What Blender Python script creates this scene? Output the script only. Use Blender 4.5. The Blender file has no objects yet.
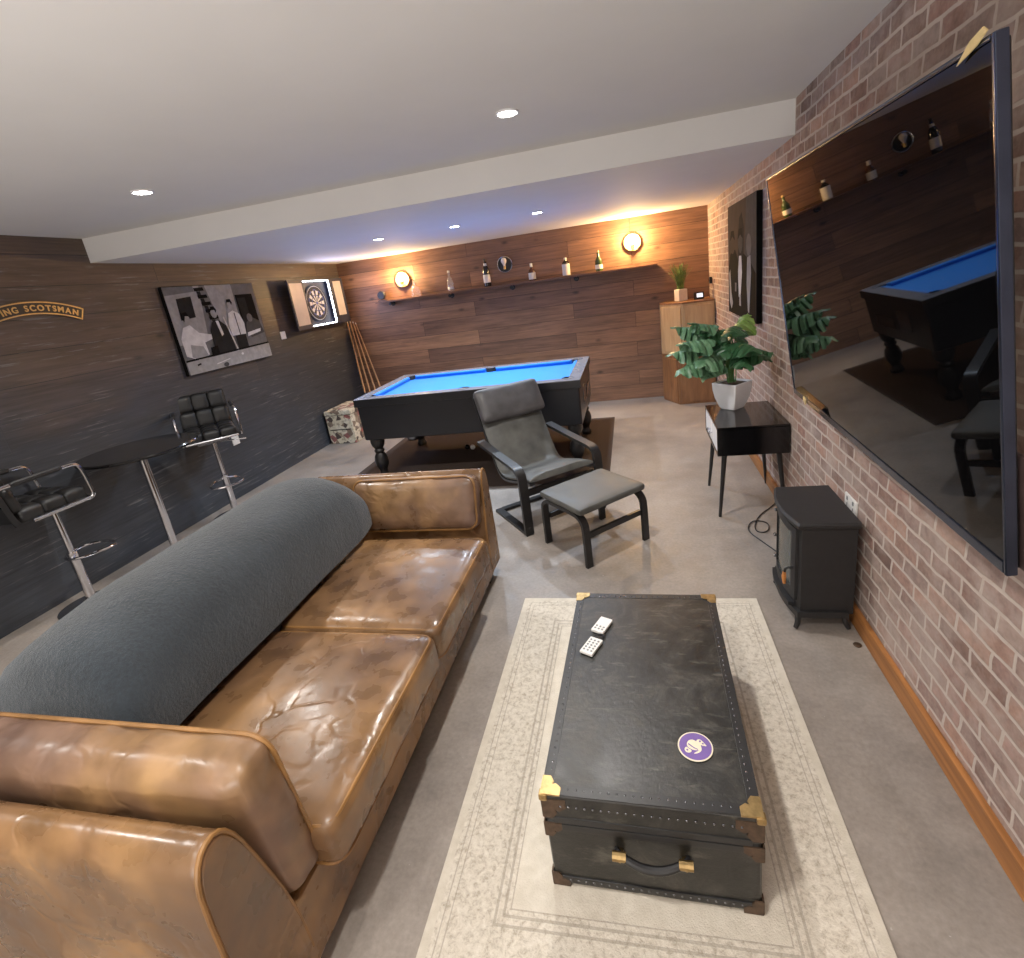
import bpy, bmesh, math, random
from math import sin, cos, pi, radians, sqrt
from mathutils import Vector, Matrix, Euler, noise
random.seed(7)
S = bpy.context.scene
COL = S.collection

# ------------------------------------------------------------------ room numbers
XL, XR, YB, YK, ZL, ZH, YN = -3.994, .903, 6.837, 3.376, 2.254, 2.428, -2.4

# ------------------------------------------------------------------ materials
def srgb(r, g, b):
    f = lambda c: (c/255)/12.92 if c/255 <= .04045 else ((c/255+.055)/1.055)**2.4
    return (f(r), f(g), f(b), 1)

class Mat:
    def __init__(s, name, base=(.5, .5, .5, 1), rough=.5, metal=0., **kw):
        s.m = bpy.data.materials.new(name); s.m.use_nodes = True
        s.nt = s.m.node_tree
        s.b = s.nt.nodes['Principled BSDF']
        s.b.inputs['Base Color'].default_value = base
        s.b.inputs['Roughness'].default_value = rough
        s.b.inputs['Metallic'].default_value = metal
        for k, v in kw.items():
            s.b.inputs[k.replace('_', ' ')].default_value = v
        s.m.diffuse_color = base
    def n(s, t, **kw):
        nd = s.nt.nodes.new(t)
        ins = kw.pop('ins', {})
        for k, v in kw.items(): setattr(nd, k, v)
        for k, v in ins.items():
            if isinstance(v, bpy.types.NodeSocket): s.nt.links.new(v, nd.inputs[k])
            else: nd.inputs[k].default_value = v
        return nd
    def link(s, a, b): s.nt.links.new(a, b)
    def obj(s): return s.n('ShaderNodeTexCoord').outputs['Object']
    def mapping(s, vec, scale=(1, 1, 1), loc=(0, 0, 0), rot=(0, 0, 0)):
        return s.n('ShaderNodeMapping', ins={'Vector': vec, 'Scale': scale, 'Location': loc, 'Rotation': rot}).outputs[0]
    def swz(s, vec, order):
        sp = s.n('ShaderNodeSeparateXYZ', ins={0: vec})
        cb = s.n('ShaderNodeCombineXYZ')
        for i, c in enumerate(order): s.link(sp.outputs['xyz'.index(c)], cb.inputs[i])
        return cb.outputs[0]
    def noise(s, vec, scale=5, detail=4, rough=.55, dist=0.):
        return s.n('ShaderNodeTexNoise', ins={'Vector': vec, 'Scale': scale, 'Detail': detail, 'Roughness': rough, 'Distortion': dist}).outputs['Fac']
    def ramp(s, fac, stops, interp='LINEAR'):
        r = s.n('ShaderNodeValToRGB', ins={0: fac})
        r.color_ramp.interpolation = interp
        e = r.color_ramp.elements
        while len(e) < len(stops): e.new(.5)
        for el, (p, c) in zip(e, stops):
            el.position = p; el.color = c if len(c) == 4 else (*c, 1)
        return r.outputs[0]
    def mix(s, f, a, b, mode='MIX'):
        m = s.n('ShaderNodeMix', data_type='RGBA', blend_type=mode)
        for i, v in ((0, f), (6, a), (7, b)):
            if isinstance(v, bpy.types.NodeSocket): s.link(v, m.inputs[i])
            else: m.inputs[i].default_value = v
        return m.outputs[2]
    def math(s, op, a, b=0.):
        m = s.n('ShaderNodeMath', operation=op)
        for i, v in ((0, a), (1, b)):
            if isinstance(v, bpy.types.NodeSocket): s.link(v, m.inputs[i])
            else: m.inputs[i].default_value = v
        return m.outputs[0]
    def color(s, c): s.link(c, s.b.inputs['Base Color'])
    def roughness(s, c): s.link(c, s.b.inputs['Roughness'])
    def bump(s, h, strength=.3, dist=.01):
        b = s.n('ShaderNodeBump', ins={'Height': h, 'Strength': strength, 'Distance': dist})
        s.link(b.outputs[0], s.b.inputs['Normal'])

g = lambda v: (v, v, v, 1)
MT = {}

def simple(key, col, rough=.5, metal=0., var=0., scale=12, bump=0., **kw):
    m = Mat(key, col, rough, metal, **kw)
    if var or bump:
        nz = m.noise(m.obj(), scale, 5)
        if var:
            a = tuple(c*(1-var) for c in col[:3])+(1,); b = tuple(min(1, c*(1+var)) for c in col[:3])+(1,)
            m.color(m.ramp(nz, [(.3, a), (.7, b)]))
        if bump: m.bump(nz, bump, .004)
    MT[key] = m.m
    return m

simple('black_satin', srgb(26, 26, 28), .42, var=.2)
simple('black_gloss', srgb(12, 12, 14), .12, var=.2, scale=4)
simple('black_wood', srgb(27, 26, 27), .38, var=.25, scale=20, bump=.05)
simple('black_plastic', srgb(20, 20, 22), .5, var=.1)
simple('stove_black', srgb(30, 30, 32), .55, var=.15, scale=40, bump=.08)
simple('chrome', srgb(215, 215, 220), .12, 1., var=.05)
simple('dark_chrome', srgb(120, 122, 128), .25, 1., var=.1)
simple('brass', srgb(178, 150, 102), .4, 1., var=.25, scale=60, bump=.1)
simple('old_bronze', srgb(88, 70, 56), .5, .6, var=.3, scale=60)
simple('white_plastic', srgb(228, 226, 222), .4, var=.03)
simple('white_gloss', srgb(246, 246, 248), .22, var=.03)
simple('grey_plastic', srgb(120, 122, 124), .5, var=.05)
simple('ceiling_white', srgb(216, 213, 209), .85, var=.02, scale=3, bump=.02)
simple('bulkhead_white', srgb(222, 220, 218), .8, var=.02, scale=3)
simple('soil', srgb(48, 36, 28), .95, var=.4, scale=80, bump=.6)
simple('mat_brown', srgb(58, 45, 38), .95, var=.25, scale=150, bump=.4)
simple('cloth_blue', srgb(26, 112, 200), .85, var=.05, scale=200, bump=.05)
simple('rail_glare_grey', srgb(116, 116, 124), .2, var=.15, scale=6)  # glare on the black rail tops put into the colour
simple('stem_green', srgb(74, 116, 58), .5, var=.2)
simple('glass_dark', srgb(20, 18, 16), .08, var=.1)
simple('glass_green', srgb(60, 74, 40), .1, var=.2)
simple('glass_brown', srgb(84, 52, 32), .1, var=.2)
simple('label_white', srgb(232, 226, 212), .6, var=.05)
simple('cream_print', srgb(232, 222, 196), .6, var=.06)
simple('purple_print', srgb(112, 86, 158), .6, var=.08)
simple('tape', srgb(206, 182, 128), .7, var=.15, scale=40)
simple('cue_wood', srgb(190, 140, 90), .35, var=.15, scale=30)
simple('rubber', srgb(16, 16, 16), .8, var=.1)
simple('handle_wood', srgb(190, 120, 60), .4, var=.15, scale=40)
for k, c in (('photo_white', 205), ('photo_light', 150), ('photo_mid', 105), ('photo_grey', 72), ('photo_dark', 38), ('photo_black', 18)):
    simple(k, srgb(c, c-1, c-1), .95, var=.16, scale=18, Specular_IOR_Level=.1)
simple('canvas_brown', srgb(72, 62, 56), .95, var=.14, scale=6, Specular_IOR_Level=.1)
m = Mat('clear_glass', (.95, .97, .97, 1), .04); m.b.inputs['Transmission Weight'].default_value = .9; m.b.inputs['IOR'].default_value = 1.45
m.roughness(m.ramp(m.noise(m.obj(), 30), [(.3, g(.03)), (.7, g(.08))])); MT['clear_glass'] = m.m

def emis(key, col, strength):
    m = Mat(key, col, .4)
    e = m.b.inputs
    e['Emission Color'].default_value = col; e['Emission Strength'].default_value = strength
    MT[key] = m.m
emis('lens_glow', (1, .97, .92, 1), 40)
emis('lens_glow_cool', (.86, .93, 1, 1), 40)
emis('bulb_glow', (1, .74, .36, 1), 110)
emis('led_glow', (.82, .9, 1, 1), 9)
emis('clock_glow', (.75, .85, 1, 1), .9)

# brick wallpaper (right wall)
m = Mat('brick', rough=.82)
v = m.swz(m.obj(), 'yzx')
wob = m.n('ShaderNodeTexNoise', ins={'Vector': v, 'Scale': 9., 'Detail': 3.}).outputs['Color']
wv = m.n('ShaderNodeVectorMath', operation='MULTIPLY_ADD', ins={0: wob, 1: (.034, .020, 0), 2: v}).outputs[0]
br = m.n('ShaderNodeTexBrick', offset=.5, ins={'Vector': wv, 'Color1': g(0), 'Color2': g(1), 'Mortar': g(.5), 'Scale': 1., 'Mortar Size': .0075, 'Mortar Smooth': .45, 'Bias': 0., 'Brick Width': .165, 'Row Height': .063})
bc = m.ramp(br.outputs['Color'], [(0, srgb(104, 80, 72)), (.2, srgb(150, 114, 103)), (.4, srgb(128, 104, 97)), (.55, srgb(160, 124, 108)), (.72, srgb(142, 124, 117)), (.86, srgb(118, 90, 80)), (1, srgb(158, 136, 126))])
n1 = m.noise(v, 26, 6, .65)
bc = m.mix(.55, bc, m.ramp(n1, [(.3, g(.25)), (.7, g(.85))]), 'OVERLAY')
n2 = m.noise(v, 5, 5, .7)
bc = m.mix(m.ramp(n2, [(.42, g(.05)), (.68, g(.72))]), bc, srgb(186, 170, 161))
bc = m.mix(br.outputs['Fac'], bc, m.mix(n1, srgb(206, 194, 184), srgb(174, 158, 148)))
m.color(bc)
hh = m.math('SUBTRACT', m.math('MULTIPLY', n1, .35), br.outputs['Fac'])
m.bump(hh, .35, .006); MT['brick'] = m.m

# plank walls
def planks(key, order, cols, row, length, grain=.5, rough=.55, knotcol=(.02, .012, .008, 1), extra=None):
    m = Mat(key, rough=rough)
    v = m.swz(m.obj(), order)
    br = m.n('ShaderNodeTexBrick', offset=.37, ins={'Vector': v, 'Color1': g(0), 'Color2': g(1), 'Mortar': g(.5), 'Scale': 1., 'Mortar Size': .0022, 'Mortar Smooth': .1, 'Bias': 0., 'Brick Width': length, 'Row Height': row})
    pid = br.outputs['Color']
    c = m.ramp(pid, [(i/(len(cols)-1), k) for i, k in enumerate(cols)])
    off = m.n('ShaderNodeVectorMath', operation='MULTIPLY_ADD', ins={0: pid, 1: (7, 3, 11), 2: v}).outputs[0]
    gv = m.mapping(off, (1.3, 26, 1))
    gr = m.noise(gv, 1.6, 6, .62, .8)
    c = m.mix(grain, c, m.ramp(gr, [(.28, g(.12)), (.72, g(.9))]), 'OVERLAY')
    big = m.noise(m.mapping(off, (.9, 3, 1)), 1.6, 4)
    c = m.mix(.4, c, m.ramp(big, [(.3, g(.2)), (.7, g(.8))]), 'OVERLAY')
    vo = m.n('ShaderNodeTexVoronoi', ins={'Vector': m.mapping(off, (2.2, 4.6, 1)), 'Scale': 1., 'Randomness': 1.}).outputs['Distance']
    kn = m.ramp(vo, [(.03, g(1)), (.13, g(0))])
    c = m.mix(m.math('MULTIPLY', kn, .8), c, knotcol)
    c = m.mix(br.outputs['Fac'], c, knotcol)
    if extra: c = extra(m, v, c, gr)
    m.color(c)
    m.bump(m.math('SUBTRACT', m.math('MULTIPLY', gr, .3), br.outputs['Fac']), .3, .006)
    MT[key] = m.m
    return m
planks('back_planks', 'xzy', [srgb(112, 80, 62), srgb(134, 96, 72), srgb(118, 84, 63), srgb(152, 110, 80), srgb(108, 77, 61), srgb(140, 100, 74)], .19, 2.1, .55)
def left_extra(m, v, c, gr):
    sp = m.n('ShaderNodeSeparateXYZ', ins={0: v})
    z = sp.outputs[1]
    nz = m.noise(m.mapping(v, (.8, 2, 1)), 1.2, 4)
    zz = m.math('ADD', z, m.math('MULTIPLY', m.math('SUBTRACT', nz, .5), .9))
    f = m.ramp(m.math('MULTIPLY', zz, .4), [(.46, g(1)), (.66, g(0))])
    dark = m.ramp(gr, [(.3, srgb(40, 43, 49)), (.7, srgb(60, 64, 71))])
    c = m.mix(f, c, dark)
    # worn scuffs rubbed along the boards
    sc = m.noise(m.mapping(v, (2.2, 34, 1)), 1.3, 5, .7)
    blot = m.noise(m.mapping(v, (1, 1, 1)), 2.3, 3)
    f2 = m.math('MULTIPLY', m.ramp(sc, [(.57, g(0)), (.66, g(1))]), m.ramp(blot, [(.42, g(0)), (.6, g(.7))]))
    return m.mix(f2, c, srgb(120, 120, 122))
planks('left_planks', 'yzx', [srgb(66, 54, 48), srgb(84, 68, 58), srgb(58, 52, 50), srgb(92, 74, 60), srgb(62, 55, 52)], .21, 2.4, .5, .5, (.006, .006, .007, 1), left_extra)

# concrete floor
m = Mat('concrete', rough=.5)
o = m.obj()
a = m.noise(o, 1.1, 6, .6); b2 = m.noise(o, 6, 7, .65); c3 = m.noise(o, 60, 4, .6)
c = m.ramp(a, [(.3, srgb(118, 110, 104)), (.5, srgb(142, 133, 125)), (.72, srgb(156, 147, 138))])
c = m.mix(.4, c, m.ramp(b2, [(.3, g(.3)), (.7, g(.72))]), 'OVERLAY')
c = m.mix(.2, c, m.ramp(c3, [(.3, g(.2)), (.7, g(.8))]), 'OVERLAY')
sp = m.noise(o, 38, 2)
c = m.mix(m.ramp(sp, [(.76, g(0)), (.79, g(.5))]), c, srgb(214, 208, 200))
m.color(c); m.roughness(m.ramp(b2, [(.3, g(.36)), (.7, g(.62))])); m.bump(c3, .06, .003); MT['concrete'] = m.m

m = Mat('pine_skirting', rough=.45)
gr = m.noise(m.mapping(m.obj(), (40, 2, 40)), 1, 5)
m.color(m.ramp(gr, [(.3, srgb(124, 76, 36)), (.7, srgb(176, 116, 62))])); m.bump(gr, .1, .002); MT['pine_skirting'] = m.m

def woodmat(key, c1, c2, order='xyz', rough=.5, sc=(3, 3, 30)):
    m = Mat(key, rough=rough)
    gr = m.noise(m.mapping(m.obj(), sc), 1.5, 6, .6, .6)
    m.color(m.ramp(gr, [(.3, c1), (.7, c2)])); m.bump(gr, .08, .002); MT[key] = m.m
woodmat('cabinet_ply', srgb(176, 140, 100), srgb(204, 170, 126), sc=(14, 14, 1.6))
woodmat('cabinet_dark', srgb(112, 74, 46), srgb(150, 104, 66), sc=(10, 10, 1.6))
woodmat('shelf_wood', srgb(86, 58, 40), srgb(122, 84, 58), sc=(1.6, 18, 18))

# leather
def leather(key, c1, c2, c3, rough=.34, crease=.5):
    m = Mat(key, rough=rough)
    o = m.obj()
    big = m.noise(o, 2.6, 3, .55); mid = m.noise(o, 11, 3, .5)
    c = m.ramp(big, [(.32, c1), (.52, c2), (.7, c3)])
    c = m.mix(.45, c, m.ramp(mid, [(.3, g(.22)), (.7, g(.8))]), 'OVERLAY')
    m.color(c)
    rn = m.noise(o, 6.5, 2, .5, .35)
    cr = m.ramp(m.math('ABSOLUTE', m.math('SUBTRACT', rn, .5)), [(0, g(0)), (.07, g(1))], 'EASE')
    cr = m.mix(m.ramp(m.noise(o, 2.2, 2), [(.42, g(1)), (.62, g(0))]), cr, g(1))
    h = m.math('ADD', m.math('MULTIPLY', cr, .5), m.math('ADD', m.math('MULTIPLY', mid, .38), m.math('MULTIPLY', m.noise(o, 45, 2), .05)))
    m.bump(h, crease, .007)
    m.roughness(m.ramp(mid, [(.3, g(rough-.08)), (.7, g(rough+.16))]))
    MT[key] = m.m
leather('sofa_leather', srgb(92, 68, 50), srgb(118, 87, 57), srgb(150, 113, 73), .27, .42)
leather('pillow_leather', srgb(94, 73, 64), srgb(118, 90, 69), srgb(148, 114, 74), .34, .5)
leather('piping_leather', srgb(120, 84, 44), srgb(138, 98, 52), srgb(150, 108, 58), .4, .1)
m = Mat('trunk_leather', rough=.4)
o = m.obj(); n1 = m.noise(m.mapping(o, (1, 1, 1)), 7, 8, .76, .7); n2 = m.noise(o, 40, 5, .7)
c = m.ramp(n1, [(.36, srgb(14, 14, 13)), (.5, srgb(28, 28, 26)), (.6, srgb(52, 50, 46)), (.72, srgb(80, 77, 70))])
sc = m.noise(m.mapping(o, (3, 14, 6), rot=(0, 0, .6)), 3, 5, .7)
c = m.mix(m.ramp(sc, [(.57, g(0)), (.7, g(.5))]), c, srgb(100, 97, 88))
m.color(c); m.roughness(m.ramp(n1, [(.3, g(.28)), (.7, g(.5))])); m.bump(m.math('ADD', n2, m.math('MULTIPLY', n1, .8)), .22, .006); MT['trunk_leather'] = m.m
leather('chair_grey', srgb(72, 72, 70), srgb(80, 80, 77), srgb(88, 88, 84), .5, .12)
leather('chair_head', srgb(64, 62, 64), srgb(72, 70, 72), srgb(78, 76, 77), .5, .1)
leather('stool_black', srgb(16, 16, 17), srgb(22, 22, 23), srgb(30, 30, 31), .45, .12)

# fleece throw
m = Mat('fleece', rough=.95)
o = m.obj(); n1 = m.noise(o, 90, 5, .7); n2 = m.noise(o, 4, 4)
c = m.ramp(n2, [(.3, srgb(35, 43, 50)), (.7, srgb(48, 57, 65))])
m.color(m.mix(.5, c, m.ramp(n1, [(.3, g(.2)), (.7, g(.8))]), 'OVERLAY'))
m.b.inputs['Sheen Weight'].default_value = .22; m.b.inputs['Sheen Roughness'].default_value = .5
m.bump(m.math('ADD', n1, m.math('MULTIPLY', m.noise(o, 30, 4), .8)), .8, .008); MT['fleece'] = m.m

# rug with plain field, lines and speckled border (rug origin at its middle, 1.21 x 1.70)
RW, RL = 1.211, 1.70
m = Mat('rug', rough=.95)
o = m.obj()
sp_ = m.n('ShaderNodeSeparateXYZ', ins={0: o})
ax = m.math('ABSOLUTE', sp_.outputs[0]); ay = m.math('ABSOLUTE', sp_.outputs[1])
dx = m.math('SUBTRACT', RW/2, ax); dy = m.math('SUBTRACT', RL/2, ay)
d = m.math('MINIMUM', dx, dy)
spk = m.noise(o, 58, 5, .75, .4)
base = m.ramp(spk, [(.34, srgb(168, 158, 142)), (.5, srgb(206, 197, 182)), (.7, srgb(222, 215, 202))])
plain = m.ramp(m.noise(o, 25, 4), [(.3, srgb(198, 189, 173)), (.7, srgb(214, 206, 191))])
field = m.ramp(d, [(0, g(1)), (.023, g(1)), (.025, g(0)), (.232, g(0)), (.235, g(1)), (1, g(1))], 'CONSTANT')
c = m.mix(field, base, plain)
for p0, p1 in ((.04, .046), (.06, .064), (.19, .196), (.214, .219), (.232, .238)):
    ln = m.ramp(d, [(0, g(0)), (p0, g(.55)), (p1, g(0))], 'CONSTANT')
    c = m.mix(ln, c, srgb(150, 140, 126))
m.color(c); m.bump(m.math('ADD', spk, m.math('MULTIPLY', m.noise(o, 220, 2), .6)), .55, .006); MT['rug'] = m.m

# patterned chest
m = Mat('collage', rough=.7)
o = m.obj()
vo = m.n('ShaderNodeTexVoronoi', ins={'Vector': o, 'Scale': 15.})
c = m.ramp(m.n('ShaderNodeSeparateColor', ins={0: vo.outputs['Color']}).outputs[0], [(0, srgb(74, 62, 58)), (.16, srgb(206, 196, 172)), (.42, srgb(150, 134, 112)), (.56, srgb(214, 206, 186)), (.8, srgb(130, 112, 96)), (.93, srgb(150, 92, 88)), (1, srgb(190, 178, 150))], 'CONSTANT')
c = m.mix(m.ramp(m.noise(o, 34, 4), [(.5, g(0)), (.64, g(.6))]), c, srgb(84, 72, 66))
m.color(c); MT['collage'] = m.m

# leaves
def leafmat(key, c1, c2):
    m = Mat(key, rough=.38)
    o = m.obj()
    m.color(m.ramp(m.noise(o, 14, 4), [(.3, c1), (.7, c2)]))
    m.b.inputs['Subsurface Weight'].default_value = .0
    m.bump(m.noise(o, 60, 3), .1, .002); MT[key] = m.m
leafmat('leaf_dark', srgb(34, 72, 46), srgb(60, 104, 66))
leafmat('leaf_mid', srgb(66, 108, 74), srgb(112, 152, 116))
leafmat('leaf_light', srgb(104, 140, 62), srgb(140, 172, 92))
leafmat('grass_blade', srgb(54, 80, 30), srgb(110, 134, 60))

m = Mat('tv_screen', srgb(5, 5, 6), .07)
m.roughness(m.ramp(m.noise(m.obj(), 3), [(.3, g(.012)), (.7, g(.03))]))
m.b.inputs['Specular IOR Level'].default_value = .2; MT['tv_screen'] = m.m

# ------------------------------------------------------------------ mesh helpers
class MB:
    def __init__(s): s.bm = bmesh.new(); s.mi = 0
    def _tag(s, n0):
        for f in list(s.bm.faces)[n0:]: f.material_index = s.mi
    def box(s, c, size, bev=0., rot=None, seg=2):
        b = bmesh.new()
        bmesh.ops.create_cube(b, size=1)
        bmesh.ops.scale(b, vec=Vector(size), verts=b.verts)
        if bev: bmesh.ops.bevel(b, geom=list(b.edges), offset=bev, segments=seg, profile=.6, affect='EDGES')
        M4 = Matrix.Translation(Vector(c)) @ (rot.to_matrix().to_4x4() if rot else Matrix.Identity(4))
        b.transform(M4); s.add(b)
        return s
    def add(s, b):
        me = bpy.data.meshes.new('tmp'); b.to_mesh(me); b.free()
        n0 = len(s.bm.faces); s.bm.from_mesh(me); bpy.data.meshes.remove(me)
        s.bm.faces.ensure_lookup_table(); s._tag(n0)
    def loft(s, rings, closed=True, caps=True, loop=False):
        b = bmesh.new()
        vs = [[b.verts.new(p) for p in r] for r in rings]
        n = len(rings[0])
        R = len(vs)
        for i in range(R if loop else R-1):
            A, B = vs[i], vs[(i+1) % R]
            for j in range(n if closed else n-1):
                k = (j+1) % n
                try: b.faces.new((A[j], A[k], B[k], B[j]))
                except ValueError: pass
        if caps and closed and not loop:
            b.faces.new(vs[0][::-1]); b.faces.new(vs[-1])
        bmesh.ops.recalc_face_normals(b, faces=b.faces)
        s.add(b); return s
    def tube(s, pts, r, seg=10, loop=False, caps=True):
        pts = [Vector(p) for p in pts]; N = len(pts)
        rs = r if isinstance(r, (list, tuple)) else [r]*N
        rings = []; up = None
        for i, p in enumerate(pts):
            a = pts[i-1] if (i > 0 or loop) else pts[i]
            c = pts[(i+1) % N] if (i < N-1 or loop) else pts[i]
            t = (c-a).normalized()
            if up is None:
                up = t.orthogonal().normalized()
            else:
                up = (up - t*up.dot(t)).normalized()
            q = t.cross(up)
            rings.append([p+up*cos(2*pi*k/seg)*rs[i]+q*sin(2*pi*k/seg)*rs[i] for k in range(seg)])
        return s.loft(rings, True, caps, loop)
    def ribbon(s, pts, lat, w, th, caps=True):
        """rectangular strip swept along pts; lat = lateral direction, w across it, th along the normal"""
        pts = [Vector(p) for p in pts]; lat = Vector(lat).normalized(); rings = []
        for i, p in enumerate(pts):
            a = pts[max(0, i-1)]; c = pts[min(len(pts)-1, i+1)]
            t = (c-a).normalized(); nrm = t.cross(lat).normalized()
            rings.append([p+lat*w/2+nrm*th/2, p-lat*w/2+nrm*th/2, p-lat*w/2-nrm*th/2, p+lat*w/2-nrm*th/2])
        return s.loft(rings, True, caps)
    def lathe(s, prof, c=(0, 0, 0), seg=28, axis='z', cap=True):
        rings = []
        for r, h in prof:
            ring = []
            for k in range(seg):
                x, y = max(r, 1e-4)*cos(2*pi*k/seg), max(r, 1e-4)*sin(2*pi*k/seg)
                p = {'z': (x, y, h), 'x': (h, x, y), 'y': (x, h, y)}[axis]
                ring.append(Vector(p)+Vector(c))
            rings.append(ring)
        return s.loft(rings, True, cap)
    def prism(s, poly, d0, d1, f):
        """poly of 2D points, extruded d0..d1; f(u, v, d) -> 3D"""
        return s.loft([[Vector(f(u, v, d0)) for u, v in poly], [Vector(f(u, v, d1)) for u, v in poly]])
    def poly(s, pts):
        b = bmesh.new(); b.faces.new([b.verts.new(p) for p in pts]); s.add(b); return s
    def cushion(s, c, size, r=.05, puff=.3, n=14, rot=None, wr=0., seed=0, sag=0.):
        b = bmesh.new(); bmesh.ops.create_cube(b, size=2)
        bmesh.ops.subdivide_edges(b, edges=list(b.edges), cuts=n, use_grid_fill=True)
        h = Vector(size)/2
        for v in b.verts:
            u = v.co.copy()
            p = Vector((u.x*h.x, u.y*h.y, u.z*h.z))
            q = Vector([max(-(h[i]-r), min(h[i]-r, p[i])) for i in range(3)])
            dd = p-q
            if dd.length > 1e-9:
                m_ = max(abs(dd.x), abs(dd.y), abs(dd.z))
                p = q+dd.normalized()*min(dd.length, r) if dd.length > r else p
                p = q+dd*(r/dd.length)*(m_/r) if m_ > 0 else p
            e = (1-u.x**2)*(1-u.y**2)
            p.z += (puff*h.z*e if u.z > 0 else -puff*h.z*e*.5)*abs(u.z)
            if wr:
                k = noise.noise(Vector((p.x*9+seed, p.y*9, p.z*9)))+.5*noise.noise(Vector((p.x*21, p.y*21+seed, p.z*21)))
                p += p.normalized()*wr*k
            v.co = p
        M4 = Matrix.Translation(Vector(c)) @ (rot.to_matrix().to_4x4() if rot else Matrix.Identity(4))
        b.transform(M4); s.add(b); return s
    def xf(s, M4): s.bm.transform(M4); return s

def obj(name, mb, mat, parent=None, smooth=35, world=False):
    if world and parent is not None: mb.bm.transform(WM(parent).inverted())
    me = bpy.data.meshes.new(name); mb.bm.to_mesh(me); mb.bm.free()
    for k in (mat if isinstance(mat, (list, tuple)) else [mat]): me.materials.append(MT[k])
    if smooth:
        for p in me.polygons: p.use_smooth = True
        me.set_sharp_from_angle(angle=radians(smooth))
    o = bpy.data.objects.new(name, me); COL.objects.link(o)
    if smooth:
        wn = o.modifiers.new('weighted_normals', 'WEIGHTED_NORMAL'); wn.keep_sharp = True; wn.weight = 80
    if parent is not None: o.parent = parent
    return o
def WM(o):
    return o.matrix_basis if o.parent is None else WM(o.parent) @ o.matrix_basis
def tag(o, label=None, cat=None, group=None, kind=None):
    if label: o['label'] = label
    if cat: o['category'] = cat
    if group: o['group'] = group
    if kind: o['kind'] = kind
    return o
def thing(name, label, cat, loc=(0, 0, 0), rz=0., group=None):
    o = bpy.data.objects.new(name, None); COL.objects.link(o)
    o.location = loc; o.rotation_euler = (0, 0, rz); o.empty_display_size = .1
    return tag(o, label, cat, group)
def plabel(o, label): o['label'] = label; return o
def copy_tree(o, parent=None):
    c = o.copy(); COL.objects.link(c)
    if parent: c.parent = parent
    for ch in list(o.children): copy_tree(ch, c)
    return c
def smooth_path(pts, it=2, loop=False):
    pts = [Vector(p) for p in pts]
    for _ in range(it):
        q = []
        N = len(pts)
        if not loop: q.append(pts[0])
        for i in range(N if loop else N-1):
            a, b = pts[i], pts[(i+1) % N]
            q += [a*.75+b*.25, a*.25+b*.75]
        if not loop: q.append(pts[-1])
        pts = q
    return pts
def light(name, kind, loc, energy, col, parent=None, **kw):
    l = bpy.data.lights.new(name, kind); l.energy = energy; l.color = col
    for k, v in kw.items(): setattr(l, k, v)
    o = bpy.data.objects.new(name, l); COL.objects.link(o)
    o.location = loc
    if parent: o.parent = parent
    return o

# ------------------------------------------------------------------ setting
def struct(name, mb, mat, label, cat, smooth=0):
    o = obj(name, mb, mat, None, smooth); return tag(o, label, cat, None, 'structure')
T = .12
struct('floor', MB().box(((XL+XR)/2, (YN+YB)/2, -.05), (XR-XL+2*T, YB-YN+2*T, .1)), 'concrete', 'worn grey concrete floor of the games room', 'floor')
struct('wall_left', MB().box((XL-T/2, (YN+YB)/2, ZH/2), (T, YB-YN+2*T, ZH+.2)), 'left_planks', 'left wall of dark charcoal stained boards', 'wall')
struct('wall_right', MB().box((XR+T/2, (YN+YB)/2, ZH/2), (T, YB-YN+2*T, ZH+.2)), 'brick', 'right wall of weathered red brick with pale mortar', 'wall')
struct('wall_back', MB().box(((XL+XR)/2, YB+T/2, ZH/2), (XR-XL, T, ZH+.2)), 'back_planks', 'far wall of brown wooden boards', 'wall')
struct('wall_front', MB().box(((XL+XR)/2, YN-T/2, ZH/2), (XR-XL, T, ZH+.2)), 'ceiling_white', 'plain painted wall at the near end of the room', 'wall')
struct('ceiling', MB().box(((XL+XR)/2, (YN+YK)/2, ZH+.05), (XR-XL, YK-YN, .1)), 'ceiling_white', 'higher plain white ceiling over the seating', 'ceiling')
struct('ceiling_bulkhead', MB().box(((XL+XR)/2, (YB+YK)/2, (ZL+ZH+.1)/2), (XR-XL, YB-YK, ZH+.1-ZL)), 'bulkhead_white', 'lower white boxed ceiling over the pool table', 'ceiling')
struct('baseboard_right', MB().box((XR-.011, (YN+6.3)/2, .045), (.022, 6.3-YN, .09), .004), 'pine_skirting', 'orange brown pine skirting along the brick wall', 'baseboard')

# ------------------------------------------------------------------ downlights
def downlight(x, y, z, label, energy, col, glow):
    t = thing('ceiling_downlight', label, 'light', (x, y, z), 0, 'recessed ceiling downlights')
    obj('trim_ring', MB().lathe([(.052, 0), (.054, -.005), (.047, -.008), (.041, -.004), (.041, 0)], seg=32), 'white_gloss', t)
    obj('lens', MB().lathe([(.04, -.002), (.04, -.007), (.012, -.010), (0, -.010)], seg=28), glow, t)
    l = light('downlight_lamp', 'SPOT', (0, 0, -.02), energy, col, t, spot_size=radians(150), spot_blend=.85, shadow_soft_size=.035)
    return t
WARM = (1, .95, .89)
COOL = (.74, .86, 1)
downlight(-.504, 2.59, ZH, 'bright round downlight in the high ceiling, nearest the brick wall', 105, WARM, 'lens_glow')
downlight(-2.56, 2.59, ZH, 'bright round downlight in the high ceiling above the bar table', 95, WARM, 'lens_glow')
for x, lab in ((-2.33, 'left'), (-1.56, 'middle'), (-.785, 'right')):
    downlight(x, 4.837, ZL, f'{lab} downlight of the three in the low ceiling over the pool table', 125, COOL, 'lens_glow_cool')
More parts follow.
